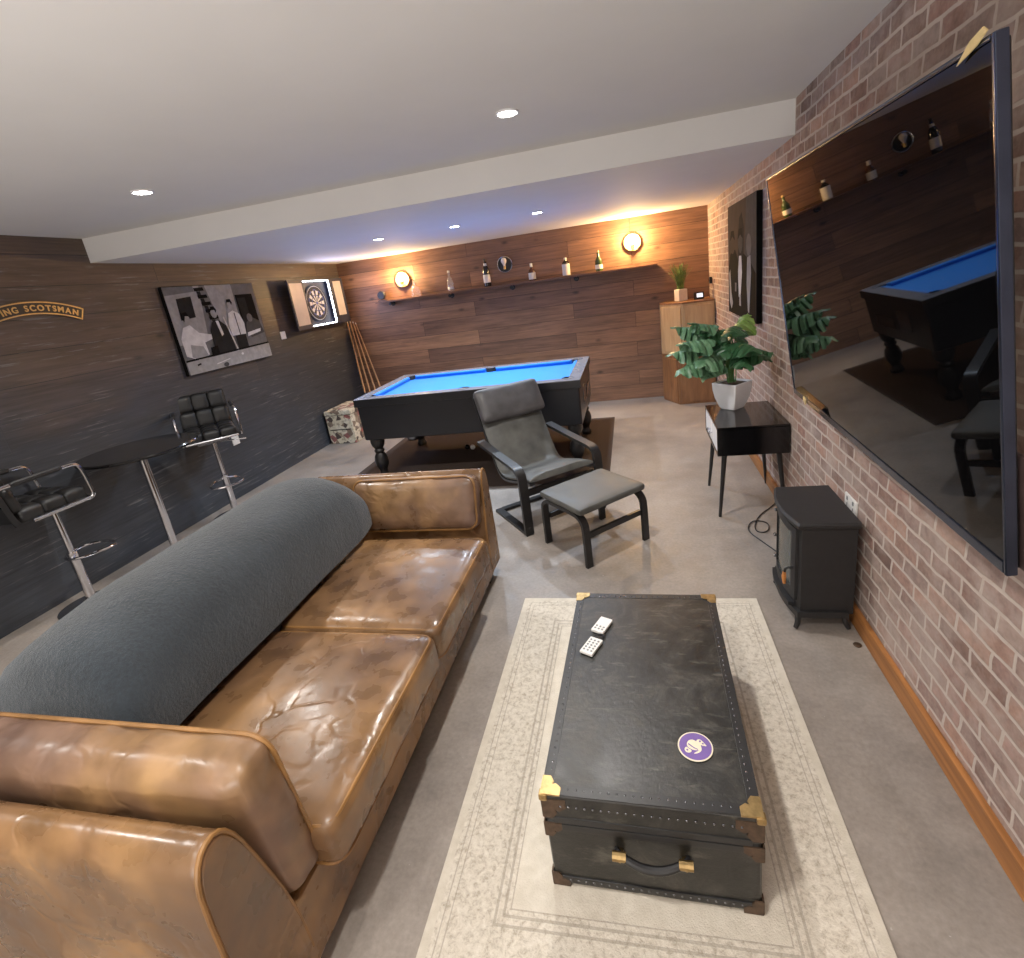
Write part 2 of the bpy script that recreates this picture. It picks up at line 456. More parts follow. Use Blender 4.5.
for x, y in ((-.504, .35), (-2.56, .35), (-1.5, -1.3)):
    light('room_lamp', 'SPOT', (x, y, ZH-.03), 82, WARM, None, spot_size=radians(150), spot_blend=.85, shadow_soft_size=.06)

up = light('added_ceiling_fill', 'AREA', (-1.2, -1.3, .5), 125, (1, .97, .94), None, shape='DISK', size=1.4)  # added unseen fill light, aimed upwards to brighten the ceiling
up.rotation_euler = (radians(180), 0, 0)
# ------------------------------------------------------------------ sofa
def build_sofa():
    t = thing('leather_sofa', 'long worn tan leather two-cushion sofa with low arms', 'sofa', (-1.45, 1.6, 0))
    P = lambda n, mb, mat, par=t, sm=40: obj(n, mb, mat, par, sm, True)
    # base frame
    P('base', MB().box((-1.45, 1.605, .18), (1.07, 1.9, .23), .02), 'sofa_leather')
    for x in (-1.9, -.98):
        for y in (.64, 2.57): P('foot', MB().box((x, y, .034), (.07, .07, .066), .006), 'black_wood')
    # arms
    def arm(y_out, y_in, sgn, nm):
        w = y_in-y_out
        prof = [(y_out, .07), (y_out-sgn*.004, .35), (y_out, .61), (y_out+w*.07, .67), (y_out+w*.22, .702), (y_out+w*.42, .702), (y_out+w*.56, .67), (y_out+w*.68, .60), (y_in, .32), (y_in+sgn*.01, .07)]
        pf = [(p.x, p.y) for p in smooth_path([(a, b, 0) for a, b in prof], 1)]
        mb = MB()
        xs = [-1.99, -1.7, -1.4, -1.15, -.94, -.922, -.912]
        sc = [1, 1, 1, 1, 1, .985, .94]
        cy, cz = sum(p[0] for p in pf)/len(pf), .38
        mb.loft([[Vector((x, cy+(u-cy)*k, cz+(v-cz)*k)) for u, v in pf] for x, k in zip(xs, sc)])
        a = P('armrest', mb, 'sofa_leather')
        pth = [Vector((-.919, cy+(u-cy)*.99, cz+(v-cz)*.99)) for u, v in pf if v > .12]
        P('piping', MB().tube(pth, .006, 8), 'piping_leather', a)
        return a
    plabel(arm(.53, .705, 1, 'near'), 'near armrest with rounded top'); plabel(arm(2.69, 2.53, -1, 'far'), 'far armrest')
    # back frame + back cushions
    P('backrest', MB().box((-1.91, 1.61, .33), (.18, 1.78, .54), .05), 'sofa_leather')
    for y in (1.27, 1.885):
        P('back_cushion', MB().cushion((-1.70, y, .585), (.18, .60, .33), .07, .1, 10, Euler((0, radians(-6), 0)), .003, y), 'sofa_leather')
    # seat cushions
    for y, n in ((1.165, 'near'), (1.925, 'far')):
        yy = .75
        mb = MB().cushion((-1.2, y, .375), (.745, yy, .165), .045, .22, 22, None, .005, y*3)
        c = P('seat_cushion', mb, 'sofa_leather')
        plabel(c, f'{n} seat cushion')
        hx, hy = .745/2-.012, yy/2-.012
        for dz in (.066, -.07):
            loop = smooth_path([(-1.2+hx, y-hy, .375+dz), (-1.2+hx, y+hy, .375+dz), (-1.2-hx, y+hy, .375+dz), (-1.2-hx, y-hy, .375+dz)], 3, True)
            loop = []
            rr = .045
            for cx, cy, a0 in ((hx-rr, -hy+rr, -90), (hx-rr, hy-rr, 0), (-hx+rr, hy-rr, 90), (-hx+rr, -hy+rr, 180)):
                for k in range(6):
                    a = radians(a0+k*18); loop.append((-1.2+cx+rr*cos(a), y+cy+rr*sin(a), .375+dz))
            P('piping', MB().tube(loop, .0055, 6, True), 'piping_leather', c)
    # arm pillows
    def pillow(cx, cy, cz, lx, th, hz, tilt, seed, nm):
        mb = MB().cushion((0, 0, 0), (lx, hz, th), .055, .26, 20, None, .011, seed)
        R = Matrix.Translation((cx, cy, cz)) @ Euler((radians(90+tilt), 0, 0)).to_matrix().to_4x4()
        mb.xf(R)
        p = P('arm_pillow', mb, 'pillow_leather'); plabel(p, nm)
        loop = []
        hx, hh, rr = lx/2-.004, hz/2-.004, .06
        for ox, oy, a0 in ((hx-rr, -hh+rr, -90), (hx-rr, hh-rr, 0), (-hx+rr, hh-rr, 90), (-hx+rr, -hh+rr, 180)):
            for k in range(6):
                a = radians(a0+k*18); loop.append(R @ Vector((ox+rr*cos(a), oy+rr*sin(a), .045*(1 if tilt < 0 else -1))))
        P('piping', MB().tube(loop, .006, 6, True), 'piping_leather', p)
    pillow(-1.355, .742, .545, .93, .135, .47, 5, 3, 'near arm pillow')
    pillow(-1.31, 2.53, .55, .76, .13, .31, -14, 8, 'far arm pillow')
    return t
sofa = build_sofa()

def build_throw():
    t = thing('fleece_throw', 'blue grey fleece throw draped over the back of the leather sofa', 'blanket', (-1.75, 1.55, .88))
    prof = [(-1.488, .50), (-1.482, .60), (-1.50, .72), (-1.57, .825), (-1.68, .878), (-1.80, .888), (-1.92, .86), (-2.02, .79), (-2.055, .68), (-2.06, .5), (-2.06, .36)]
    pf = [Vector((a, b, 0)) for a, b in prof]
    pf = [(p.x, p.y) for p in smooth_path(pf, 2)]
    n = len(pf)
    rings = []
    ys = [.852, .86, .875, .90, .94]+[1.0+.1*i for i in range(13)]+[2.23, 2.28, 2.32, 2.345, 2.365]
    def topz(y):
        return -.08*max(0, (1.25-y)/.45)**1.4 if y < 1.25 else (-.04*max(0, (y-2.0)/.4)**2)
    for y in ys:
        k = 0.
        if y > 2.12: k = ((y-2.12)/.245)**2.4
        te = max(0., (.97-y)/.118)
        ring_o, ring_i = [], []
        for i, (x, z) in enumerate(pf):
            f = i/(n-1)
            up = max(0, min(1, (z-.5)/.35))
            z2 = z+topz(y)*up-.07*k*up
            x2 = x+(-.035*k if x > -1.7 else .01*k)
            z2 = .48+(z2-.48)*(1-.5*te**2.4)
            if i < 4: z2 += .008+.008*noise.noise(Vector((y*3, 0, 0)))
            wob = .006*noise.noise(Vector((x*6, y*6, z*6)))
            ring_o.append(Vector((x2+wob, y, z2+wob)))
        # inner, inset towards the middle of the section
        for i, p in enumerate(ring_o):
            a = ring_o[max(0, i-1)]; c = ring_o[min(n-1, i+1)]
            tt = (c-a).normalized(); nr = Vector((tt.z, 0, -tt.x))
            if nr.dot(Vector((-1.77, y, .5))-p) < 0: nr = -nr
            ring_i.append(p+nr*.016)
        rings.append(ring_o+ring_i[::-1])
    obj('throw_cloth', MB().loft(rings), 'fleece', t, 60, True)
    return t
build_throw()

# ------------------------------------------------------------------ rug, trunk and what lies on it
rug = tag(obj('area_rug', MB().box((0, 0, .006), (RW, RL, .012), .004), 'rug', None, 30), 'cream speckled area rug with a bordered plain field under the trunk', 'rug')
rug.location = ((-.694+.517)/2, 2.389-RL/2, 0); rug.rotation_euler = (0, 0, radians(.6))
TZ = .0135
def build_trunk():
    cx, cy, w, l, h = -.047, 1.455, .562, .915, .352
    t = thing('steamer_trunk', 'old black studded steamer trunk with brass corners on the cream rug', 'trunk', (cx, cy, TZ), radians(-.8))
    hs = .252  # lid seam
    obj('body', MB().box((0, 0, hs/2), (w, l, hs-.004), .012, None, 3), 'trunk_leather', t)
    obj('lid', MB().box((0, 0, (hs+h)/2+.001), (w+.004, l+.004, h-hs), .014, None, 3), 'trunk_leather', t)
    # edge binding strips
    mb = MB()
    for z in (hs+.012, hs-.014, .03):
        for sx in (-1, 1): mb.box((sx*(w/2+.0015), 0, z), (.006, l-.05, .022), .002)
        for sy in (-1, 1): mb.box((0, sy*(l/2+.0015), z), (w-.05, .006, .022), .002)
    for sx in (-1, 1): mb.box((sx*(w/2-.014), 0, h+.001), (.03, l-.05, .003), .001)
    for sy in (-1, 1): mb.box((0, sy*(l/2-.014), h+.001), (w-.05, .03, .003), .001)
    obj('edge_binding', mb, 'black_satin', t)
    # rivets
    mb = MB()
    def riv(x, y, z, ax):
        r = .0035
        mb.lathe([(r, 0), (r*.8, .0016), (0, .0026)], (x, y, z), 6, ax) if ax != '-y' and ax != '-x' else None
    for i in range(36):
        y = -l/2+.05+i*(l-.1)/35
        for sx in (-1, 1):
            riv(sx*(w/2-.018), y, h+.002, 'z')
    for i in range(22):
        x = -w/2+.05+i*(w-.1)/21
        for sy in (-1, 1): riv(x, sy*(l/2-.018), h+.002, 'z')
        for z in (h-.035, .03):
            mb.box((x, -l/2-.0045, z), (.006, .003, .006), .0012, None, 1)
    for i in range(30):
        y = -l/2+.05+i*(l-.1)/29
        for sx in (-1, 1):
            for z in (h-.035, .03): mb.box((sx*(w/2+.0045), y, z), (.003, .006, .006), .0012, None, 1)
    obj('rivets', mb, 'dark_chrome', t, 50)['kind'] = 'stuff'
    # brass corners: top ones bright, the lower ones dull
    k = .052
    def corner_poly(s):
        return [(0, 0), (s, 0), (s, s*.42), (s*.72, s*.62), (s*.55, s*.55), (s*.62, s*.72), (s*.42, s), (0, s)]
    for sx in (-1, 1):
        for sy in (-1, 1):
            mb = MB()
            X, Y = sx*(w/2+.003), sy*(l/2+.003)
            mb.prism(corner_poly(k*1.05), h-.001, h+.0045, lambda u, v, d: (X-sx*u, Y-sy*v, d))
            mb.box((X-sx*.007, Y-sy*.007, h-.008), (.024, .024, .022), .006)
            plabel(obj('top_corner', mb, 'brass', t, 30), 'brass corner cap')
            mb = MB()
            mb.prism(corner_poly(k*1.3), 0, .004, lambda u, v, d: (X+sx*(.001-d), Y-sy*u, h-.014-v))
            mb.prism(corner_poly(k*1.3), 0, .004, lambda u, v, d: (X-sx*u, Y+sy*(.001-d), h-.014-v))
            plabel(obj('side_corner', mb, 'old_bronze', t, 30), 'dull bronze corner plate')
            for z0, sg in ((0.002, 1), (hs-.002, -1)):
                mb = MB()
                mb.prism(corner_poly(k*.95), 0, .004, lambda u, v, d: (X+sx*(.002-d), Y-sy*u, z0+sg*v))
                mb.prism(corner_poly(k*.95), 0, .004, lambda u, v, d: (X-sx*u, Y+sy*(.002-d), z0+sg*v))
                plabel(obj('lower_corner', mb, 'old_bronze', t, 30), 'dull bronze corner plate')
    # end handles
    def handle(par_name, f):
        hp = [(-.095, .004, .19), (-.088, .020, .194), (-.06, .032, .187), (-.03, .038, .178), (0, .039, .175), (.03, .038, .178), (.06, .032, .187), (.088, .020, .194), (.095, .004, .19)]
        pp = smooth_path([f(*p) for p in hp], 1)
        rr = [.007+.005*sin(pi*i/(len(pp)-1)) for i in range(len(pp))]
        hnd = obj('handle', MB().tube(pp, rr, 10), 'black_satin', t)
        for s in (-1, 1):
            b = MB()
            c0 = Vector(f(s*.086, .012, .17)); 
            b.tube([f(s*.068, .026, .192), f(s*.104, .026, .192)], .0125, 10)
            b.tube([f(s*.086, -.001, .168), f(s*.086, .022, .182)], .013, 8)
            plabel(obj('handle_mount', b, 'brass', hnd), 'brass handle mount')
    handle('front', lambda u, o_, z: (u+.005, -l/2-.004-o_, z))
    handle('left', lambda u, o_, z: (-w/2-.004-o_*.7, u+.06, z))
    # lock plates on the long left side
    for y in (-.28, .3):
        obj('latch', MB().box((-w/2-.006, y, hs), (.008, .05, .07), .003), 'old_bronze', t)
    return t
trunk = build_trunk()
ZT = TZ+.352+.0035

def remote(x, y, rz, label, nb):
    t = thing('remote_control', label, 'remote', (x, y, ZT), rz, 'remote controls on the trunk')
    obj('case', MB().box((0, 0, .006), (.052, .088, .011), .003), 'white_plastic', t)
    mb = MB()
    for i in range(3):
        for j in range(nb):
            mb.lathe([(.0045, 0), (.0045, .0012), (.002, .0016), (0, .0016)], (-.015+.015*i, -.028+.014*j, .0115), 8)
    obj('buttons', mb, 'grey_plastic', t)
    return t
remote(-.205, 1.695, radians(-24), 'white remote nearer the far end of the black trunk', 2)
remote(-.238, 1.575, radians(-24), 'white remote with many buttons nearer the middle of the black trunk', 5)
wp = smooth_path([(-.235, 1.628, 0), (-.20, 1.632, .003), (-.193, 1.642, .003), (-.222, 1.646, .003), (-.231, 1.636, .004)], 2, True)
tag(obj('cord_loop', MB().tube([(p.x+.004, p.y, ZT+.003+p.z) for p in wp], .0022, 6, True), 'black_plastic'), 'small black cord loop lying between the two white remotes', 'cord')

def coaster():
    t = thing('beer_coaster', 'round purple coaster with a cream emblem on the black trunk', 'coaster', (.088, 1.18, ZT), radians(-8))
    obj('disc', MB().lathe([(.048, 0), (.0485, .0008), (.048, .0018), (0, .0018)], seg=48), 'cream_print', t)
    mb = MB(); mb.lathe([(.0445, .0018), (.0445, .0021), (0, .0021)], seg=48)
    obj('printed_ground', mb, 'purple_print', t)
    mb = MB(); mb.mi = 0
    def blob(pts, z):
        p = [(q.x, q.y) for q in smooth_path([(a, b, 0) for a, b in pts], 2, True)]
        mb.prism(p, .0021, z, lambda u, v, d: (u, v, d))
    blob([(-.024, -.004), (-.022, .014), (-.008, .022), (.006, .014), (.016, .006), (.014, -.008), (.002, -.014), (-.012, -.012)], .0025)
    blob([(.0, .014), (.006, .026), (.016, .024), (.026, .012), (.032, .006), (.02, .006), (.012, .008)], .0026)
    blob([(-.026, -.006), (-.03, -.018), (-.022, -.026), (-.012, -.024), (-.008, -.016), (-.016, -.012)], .0026)
    blob([(.016, .004), (.018, -.012), (.008, -.022), (-.004, -.026), (.0, -.021), (.009, -.014), (.012, -.004)], .0026)
    e = obj('emblem', mb, 'cream_print', t); plabel(e, 'cream printed emblem')
    mb = MB()
    for (a, b, r) in ((.012, .0185, .003), (.02, .0125, .0028), (-.021, -.017, .003)):
        mb.lathe([(r, .0026), (r, .00285), (0, .00285)], (a, b, 0), 10)
    mb.prism([(-.02, .002), (-.004, -.008), (.008, -.011), (.008, -.0085), (-.003, -.005), (-.019, .006)], .0025, .0028, lambda u, v, d: (u, v, d))
    obj('emblem_lines', mb, 'purple_print', t)
    return t
coaster()

# ------------------------------------------------------------------ television
def build_tv():
    t = thing('wall_tv', 'huge black flat television tilted forward on the brick wall', 'television')
    ya, ti, ro = radians(.95), radians(8.057), radians(.406)
    e1 = Vector((sin(ya), cos(ya), 0)); n = Vector((-cos(ya), sin(ya), 0))
    up = Vector((0, 0, 1))*cos(ti)+n*sin(ti)
    e1r = e1*cos(ro)+up*sin(ro); upr = -e1*sin(ro)+up*cos(ro); nn = e1r.cross(upr); 
    if nn.dot(n) < 0: nn = -nn
    # local x runs from the far end to the near end so that x, out-of-wall(-y), z stay right handed
    lx, lz = -e1r, upr; ly = lz.cross(lx)
    M4 = Matrix(((lx.x, ly.x, lz.x, .64), (lx.y, ly.y, lz.y, 1.833), (lx.z, ly.z, lz.z, 1.492), (0, 0, 0, 1)))
    t.matrix_world = M4; t.matrix_basis = M4
    s = 1 if ly.dot(n) > 0 else -1   # room side along local y
    w, h = 1.548, .970
    b = .010
    obj('screen', MB().box((0, -s*.006, .004), (w-2*b, .01, h-2*b-.01)), 'tv_screen', t, 0)
    mb = MB()
    for x in (-1, 1): mb.box((x*(w/2-b/2), -s*.008, 0), (b, .020, h), .003)
    mb.box((0, -s*.010, h/2-b/2), (w-2*b, .024, b), .003)
    mb.box((0, -s*.010, -h/2+.014), (w-2*b, .024, .028), .004)
    obj('bezel', mb, 'tv_frame', t)
    obj('back_panel', MB().box((0, -s*.020, 0), (w-.02, .012, h-.02), .004), 'black_plastic', t)
    obj('rear_housing', MB().box((0, -s*.046, -.1), (1.1, .034, .5), .008), 'black_plastic', t)
    obj('edge_strip', MB().box((w/2-.02, -s*.034, -h/2+.13), (.05, .012, .25), .005), 'rear_brown', t)
    mb = MB()
    c = Vector((w/2-.05, 0, h/2-.006))
    mb.loft([[c+Vector((x, s*.004, z)) for x, z in ((-.045, -.012), (.012, .0), (.04, .012), (.03, .02), (-.005, .012))], [c+Vector((x, s*.0065, z)) for x, z in ((-.045, -.012), (.012, .0), (.04, .012), (.03, .02), (-.005, .012))]])
    plabel(obj('packing_scrap', mb, 'tape', t, 20), 'torn beige packing scrap at the top corner')
    mb = MB().box((-w/2+.185, s*.004, -h/2+.012), (.03, .006, .028), .002, Euler((0, radians(25), 0)))
    plabel(obj('packing_scrap', mb, 'tape', t, 20), 'scrap of tape on the bottom edge')
    obj('wall_bracket', MB().box((0, -s*.068, .1), (.46, .012, .26), .003).box((0, -s*.15, .1), (.07, .16, .05), .006).box((0, -s*.235, .1), (.22, .012, .2), .003), 'black_satin', t)
    return t
simple('tv_frame', srgb(62, 70, 88), .2, .85, var=.25, scale=6)
simple('rear_brown', srgb(58, 44, 42), .5, var=.2, scale=8)
tv = build_tv()

# ------------------------------------------------------------------ right wall: canvas, sockets
def face_right(u, v, d):  # picture on the right wall seen from the room: u runs from far(left) to near(right)
    return (XR-d, 5.25-u, v)
def face_left(u, v, d):   # picture on the left wall: u runs near(left) to far(right)
    return (XL+d, u, v)

def ell(cx, cy, rx, ry, n=14, a0=0):
    return [(cx+rx*cos(2*pi*k/n+a0), cy+ry*sin(2*pi*k/n+a0)) for k in range(n)]

def print_layers(layers, f, d0):
    mb = MB(); keys = []
    for i, (k, poly) in enumerate(layers):
        if k not in keys: keys.append(k)
        mb.mi = keys.index(k)
        d = d0+.0003*(i+1)
        mb.poly([f(u, v, d) for u, v in poly])
    return mb, keys

def picture_left():
    t = thing('wall_canvas', 'black and white canvas of men in a games room on the dark wall', 'picture', (XL, 4.45, 1.66))
    y0, y1, z0, z1 = 3.88, 5.015, 1.272, 2.055
    D = .035
    obj('canvas_block', MB().box((XL+D/2+.001, (y0+y1)/2, (z0+z1)/2), (D, y1-y0, z1-z0), .003), 'photo_black', t, 30, True)
    W, H = y1-y0, z1-z0
    A = lambda k, pts: (k, [(y0+u*W, z0+v*H) for u, v in pts])
    L = [A('photo_mid', [(0.004, .006), (.996, .006), (.996, .994), (.004, .994)]),
         A('photo_light', [(0.004, .35), (.3, .35), (.36, .994), (.004, .994)]),
         A('photo_light', [(.5, .45), (.72, .45), (.72, .994), (.42, .994)]),
         A('photo_mid', [(.004, .9), (.3, .93), (.3, .994), (.004, .994)])]
    # framed dark picture on the wall in the photograph
    L += [A('photo_dark', [(.09, .62), (.24, .64), (.25, .88), (.1, .86)])]
    # staircase
    for i in range(6):
        x, y = .30+i*.018, .97-i*.085
        L.append(A('photo_black', [(x, y), (x+.1, y+.005), (x+.105, y-.035), (x+.005, y-.04)]))
        L.append(A('photo_dark', [(x+.02, y-.04), (x+.06, y-.04), (x+.065, y-.085), (x+.025, y-.085)]))
    # doorway at the right
    L += [A('photo_black', [(.74, .36), (.96, .36), (.95, .86), (.73, .86)]), A('photo_dark', [(.76, .38), (.86, .38), (.85, .82), (.75, .82)])]
    # left man in a pale shirt, leaning
    L += [A('photo_white', [(.03, .22), (.03, .42), (.08, .54), (.15, .56), (.22, .46), (.34, .42), (.35, .37), (.25, .34), (.26, .2), (.2, .12)]),
          A('photo_light', [(.08, .2), (.1, .34), (.22, .3), (.25, .18), (.2, .12)]),
          A('photo_light', ell(.135, .62, .036, .06)), A('photo_black', [(.09, .64), (.10, .70), (.15, .71), (.165, .66), (.13, .665), (.11, .60)])]
    # second man in a dark suit
    L += [A('photo_dark', [(.33, .2), (.34, .46), (.38, .56), (.46, .58), (.53, .5), (.56, .3), (.57, .14), (.36, .16)]),
          A('photo_white', [(.425, .57), (.455, .57), (.475, .4), (.45, .38)]),
          A('photo_light', ell(.43, .665, .034, .06)), A('photo_black', [(.395, .68), (.41, .74), (.45, .745), (.468, .70), (.455, .66), (.445, .70), (.41, .70)]),
          A('photo_black', [(.28, .14), (.37, .15), (.37, .28), (.29, .27)])]
    # third man standing in shirt sleeves and braces with a cue
    L += [A('photo_dark', [(.60, .15), (.73, .17), (.73, .36), (.6, .36)]),
          A('photo_white', [(.57, .36), (.56, .5), (.59, .64), (.65, .67), (.72, .62), (.75, .5), (.74, .36)]),
          A('photo_grey', [(.655, .64), (.667, .64), (.672, .36), (.66, .36)]),
          A('photo_light', ell(.635, .745, .032, .058)), A('photo_black', [(.6, .755), (.61, .81), (.655, .815), (.67, .77), (.655, .735), (.648, .775), (.61, .775)]),
          A('photo_white', [(.515, .6), (.528, .61), (.595, .16), (.585, .15)])]
    # fourth man stooping at the right over the table edge
    L += [A('photo_grey', [(.74, .36), (.78, .5), (.86, .56), (.95, .5), (.98, .34), (.8, .3)]), A('photo_mid', ell(.835, .555, .035, .055)),
          A('photo_white', [(.75, .32), (.93, .36), (.94, .40), (.76, .37)])]
    # table edge in the foreground
    L += [A('photo_black', [(.004, .155), (.996, .185), (.996, .205), (.004, .175)]), A('photo_light', [(.004, .006), (.996, .006), (.996, .182), (.004, .152)]),
          A('photo_white', [(.30, .06), (.46, .09), (.46, .10), (.30, .07)]), A('photo_dark', [(.10, .09), (.14, .1), (.14, .12), (.10, .11)]),
          A('photo_grey', ell(.4, .035, .03, .028)), A('photo_white', ell(.62, .12, .015, .014))]
    mb, keys = print_layers(L, face_left, D+.001)
    obj('printed_photo', mb, keys, t, 0, True)
picture_left()

def picture_right():
    t = thing('wall_canvas', 'tall dark canvas of suited figures on the brick wall beside the television', 'picture', (XR, 4.6, 1.62))
    y0, y1, z0, z1 = 4.10, 5.245, 1.17, 2.075
    D = .04
    obj('canvas_block', MB().box((XR-D/2-.001, (y0+y1)/2, (z0+z1)/2), (D, y1-y0, z1-z0), .003), 'photo_black', t, 30, True)
    W, H = y1-y0, z1-z0
    A = lambda k, pts: (k, [(5.25-y1+u*W, z0+v*H) for u, v in pts])
    L = [A('canvas_brown', [(.004, .004), (.996, .004), (.996, .996), (.004, .996)]),
         A('photo_grey', [(.62, .4), (.996, .4), (.996, .996), (.7, .996)]),
         A('photo_dark', [(.42, .5), (.6, .5), (.62, .78), (.55, .9), (.46, .86), (.42, .7)]),
         A('photo_black', [(.02, .004), (.02, .42), (.1, .56), (.3, .6), (.42, .5), (.5, .52), (.6, .56), (.8, .5), (.98, .4), (.996, .004)]),
         A('canvas_brown', ell(.2, .66, .1, .1)), A('photo_grey', ell(.5, .66, .08, .1)), A('photo_mid', ell(.78, .62, .08, .09)),
         A('photo_black', [(.1, .68), (.14, .77), (.26, .77), (.3, .68), (.2, .72)]), A('photo_black', [(.41, .68), (.44, .77), (.56, .77), (.59, .68), (.5, .72)]),
         A('photo_light', [(.07, .1), (.05, .38), (.1, .42), (.14, .2), (.2, .1), (.14, .04)]),
         A('photo_white', [(.44, .18), (.42, .4), (.46, .54), (.54, .54), (.56, .4), (.5, .16)]),
         A('photo_light', [(.46, .1), (.52, .1), (.52, .2), (.46, .2)]),
         A('photo_light', [(.76, .08), (.72, .3), (.74, .52), (.84, .54), (.86, .4), (.8, .06)]),
         A('photo_mid', [(.3, .22), (.35, .22), (.36, .3), (.3, .3)])]
    mb, keys = print_layers(L, face_right, D+.001)
    obj('printed_photo', mb, keys, t, 0, True)
picture_right()

def socket(name, label, x, y, z, side, w=.146, h=.086, double=True, mat='white_plastic'):
    t = thing(name, label, 'socket', (x, y, z), pi if side > 0 else 0)
    obj('face_plate', MB().box((.005, 0, 0), (.009, w, h), .003), mat, t)
    for s in ((-1, 1) if double else (0,)):
        mb = MB()
        mb.box((.0105, s*w*.25, -.008), (.002, .006, .016), .0008, None, 1); mb.box((.0105, s*w*.25-.012, -.02), (.002, .008, .005), .0008, None, 1); mb.box((.0105, s*w*.25+.012, -.02), (.002, .008, .005), .0008, None, 1)
        mb.box((.0105, s*w*.25, .022), (.004, .012, .018), .001, None, 1)
        obj('outlet', mb, 'grey_plastic' if double else 'white_gloss', t)
socket('wall_socket', 'white double wall socket low on the brick wall above the stove', XR-.0005, 2.355, .537, 1, .13, .08)
socket('wall_socket', 'white wall socket on the dark wall beside the far bar stool', XL+.0005, 4.2, .555, -1, .09, .09, False)
socket('light_switch', 'white light switch plate on the dark wall below the dartboard', XL+.0005, 5.34, 1.46, -1, .085, .085, False)
t = thing('wall_thermostat', 'small black wall box on the brick wall in the far corner', 'thermostat', (XR-.0005, 6.61, 1.415), pi)
obj('case', MB().box((.016, 0, 0), (.03, .075, .075), .006), 'black_plastic', t)
obj('dial', MB().lathe([(.02, .031), (.02, .036), (0, .037)], axis='x', seg=20), 'dark_chrome', t)

# ------------------------------------------------------------------ left wall: name plate, dartboard
def name_plate():
    t = thing('nameplate_sign', 'curved black and brass nameplate lettered in capitals on the dark wall', 'sign', (XL, 2.79, 1.95))
    R, y0, zc = .86, 2.838, 2.002-.86
    half = .352/R
    th = lambda a, r, d: (XL+d, y0+r*sin(a), zc+r*cos(a))
    N = 40
    def band(r0, r1, d0, d1, a0=-half, a1=half):
        rings = []
        for i in range(N+1):
            a = a0+(a1-a0)*i/N
            rings.append([Vector(th(a, r0, d0)), Vector(th(a, r1, d0)), Vector(th(a, r1, d1)), Vector(th(a, r0, d1))])
        return rings
    obj('plate', MB().loft(band(R-.086, R, .002, .014)), 'nameplate_black', t, 30, True)
    mb = MB()
    for r0, r1 in ((R-.009, R-.001), (R-.085, R-.077)): mb.loft(band(r0, r1, .013, .018))
    for s in (-1, 1): mb.loft(band(R-.085, R-.001, .013, .018, s*half-.006, s*half+.004))
    obj('border', mb, 'brass_paint', t, 30, True)
    txt = 'FLYING SCOTSMAN'
    mb = MB(); pos = 0.; adv = []
    meshes = []
    for ch in txt:
        if ch == ' ': meshes.append(None); adv.append(.032); continue
        cu = bpy.data.curves.new('glyph', 'FONT'); cu.body = ch; cu.size = .054; cu.extrude = .003; cu.offset = .0012
        o = bpy.data.objects.new('glyph', cu); COL.objects.link(o)
        bpy.context.view_layer.update()
        me = bpy.data.meshes.new_from_object(o.evaluated_get(bpy.context.evaluated_depsgraph_get()))
        bpy.data.objects.remove(o); bpy.data.curves.remove(cu)
        xs = [v.co.x for v in me.vertices]
        meshes.append((me, min(xs), max(xs))); adv.append(max(xs)-min(xs)+.0108)
    tot = sum(adv); x = -tot/2
    for item, ad in zip(meshes, adv):
        if item:
            me, a0, a1 = item
            b = bmesh.new(); b.from_mesh(me)
            for v in b.verts:
                u = (x+v.co.x-a0+.006)/(R-.043); r = R-.043-.0195+v.co.y
                v.co = Vector(th(u, r, .0155+v.co.z))
            obj('letter', (lambda q: (q.add(b), q)[1])(MB()), 'brass_paint', t, 30, True); bpy.data.meshes.remove(me)
        x += ad
simple('nameplate_black', srgb(30, 26, 26), .4, var=.1)
simple('brass_paint', srgb(190, 160, 104), .35, .5, var=.15, scale=40)
name_plate()

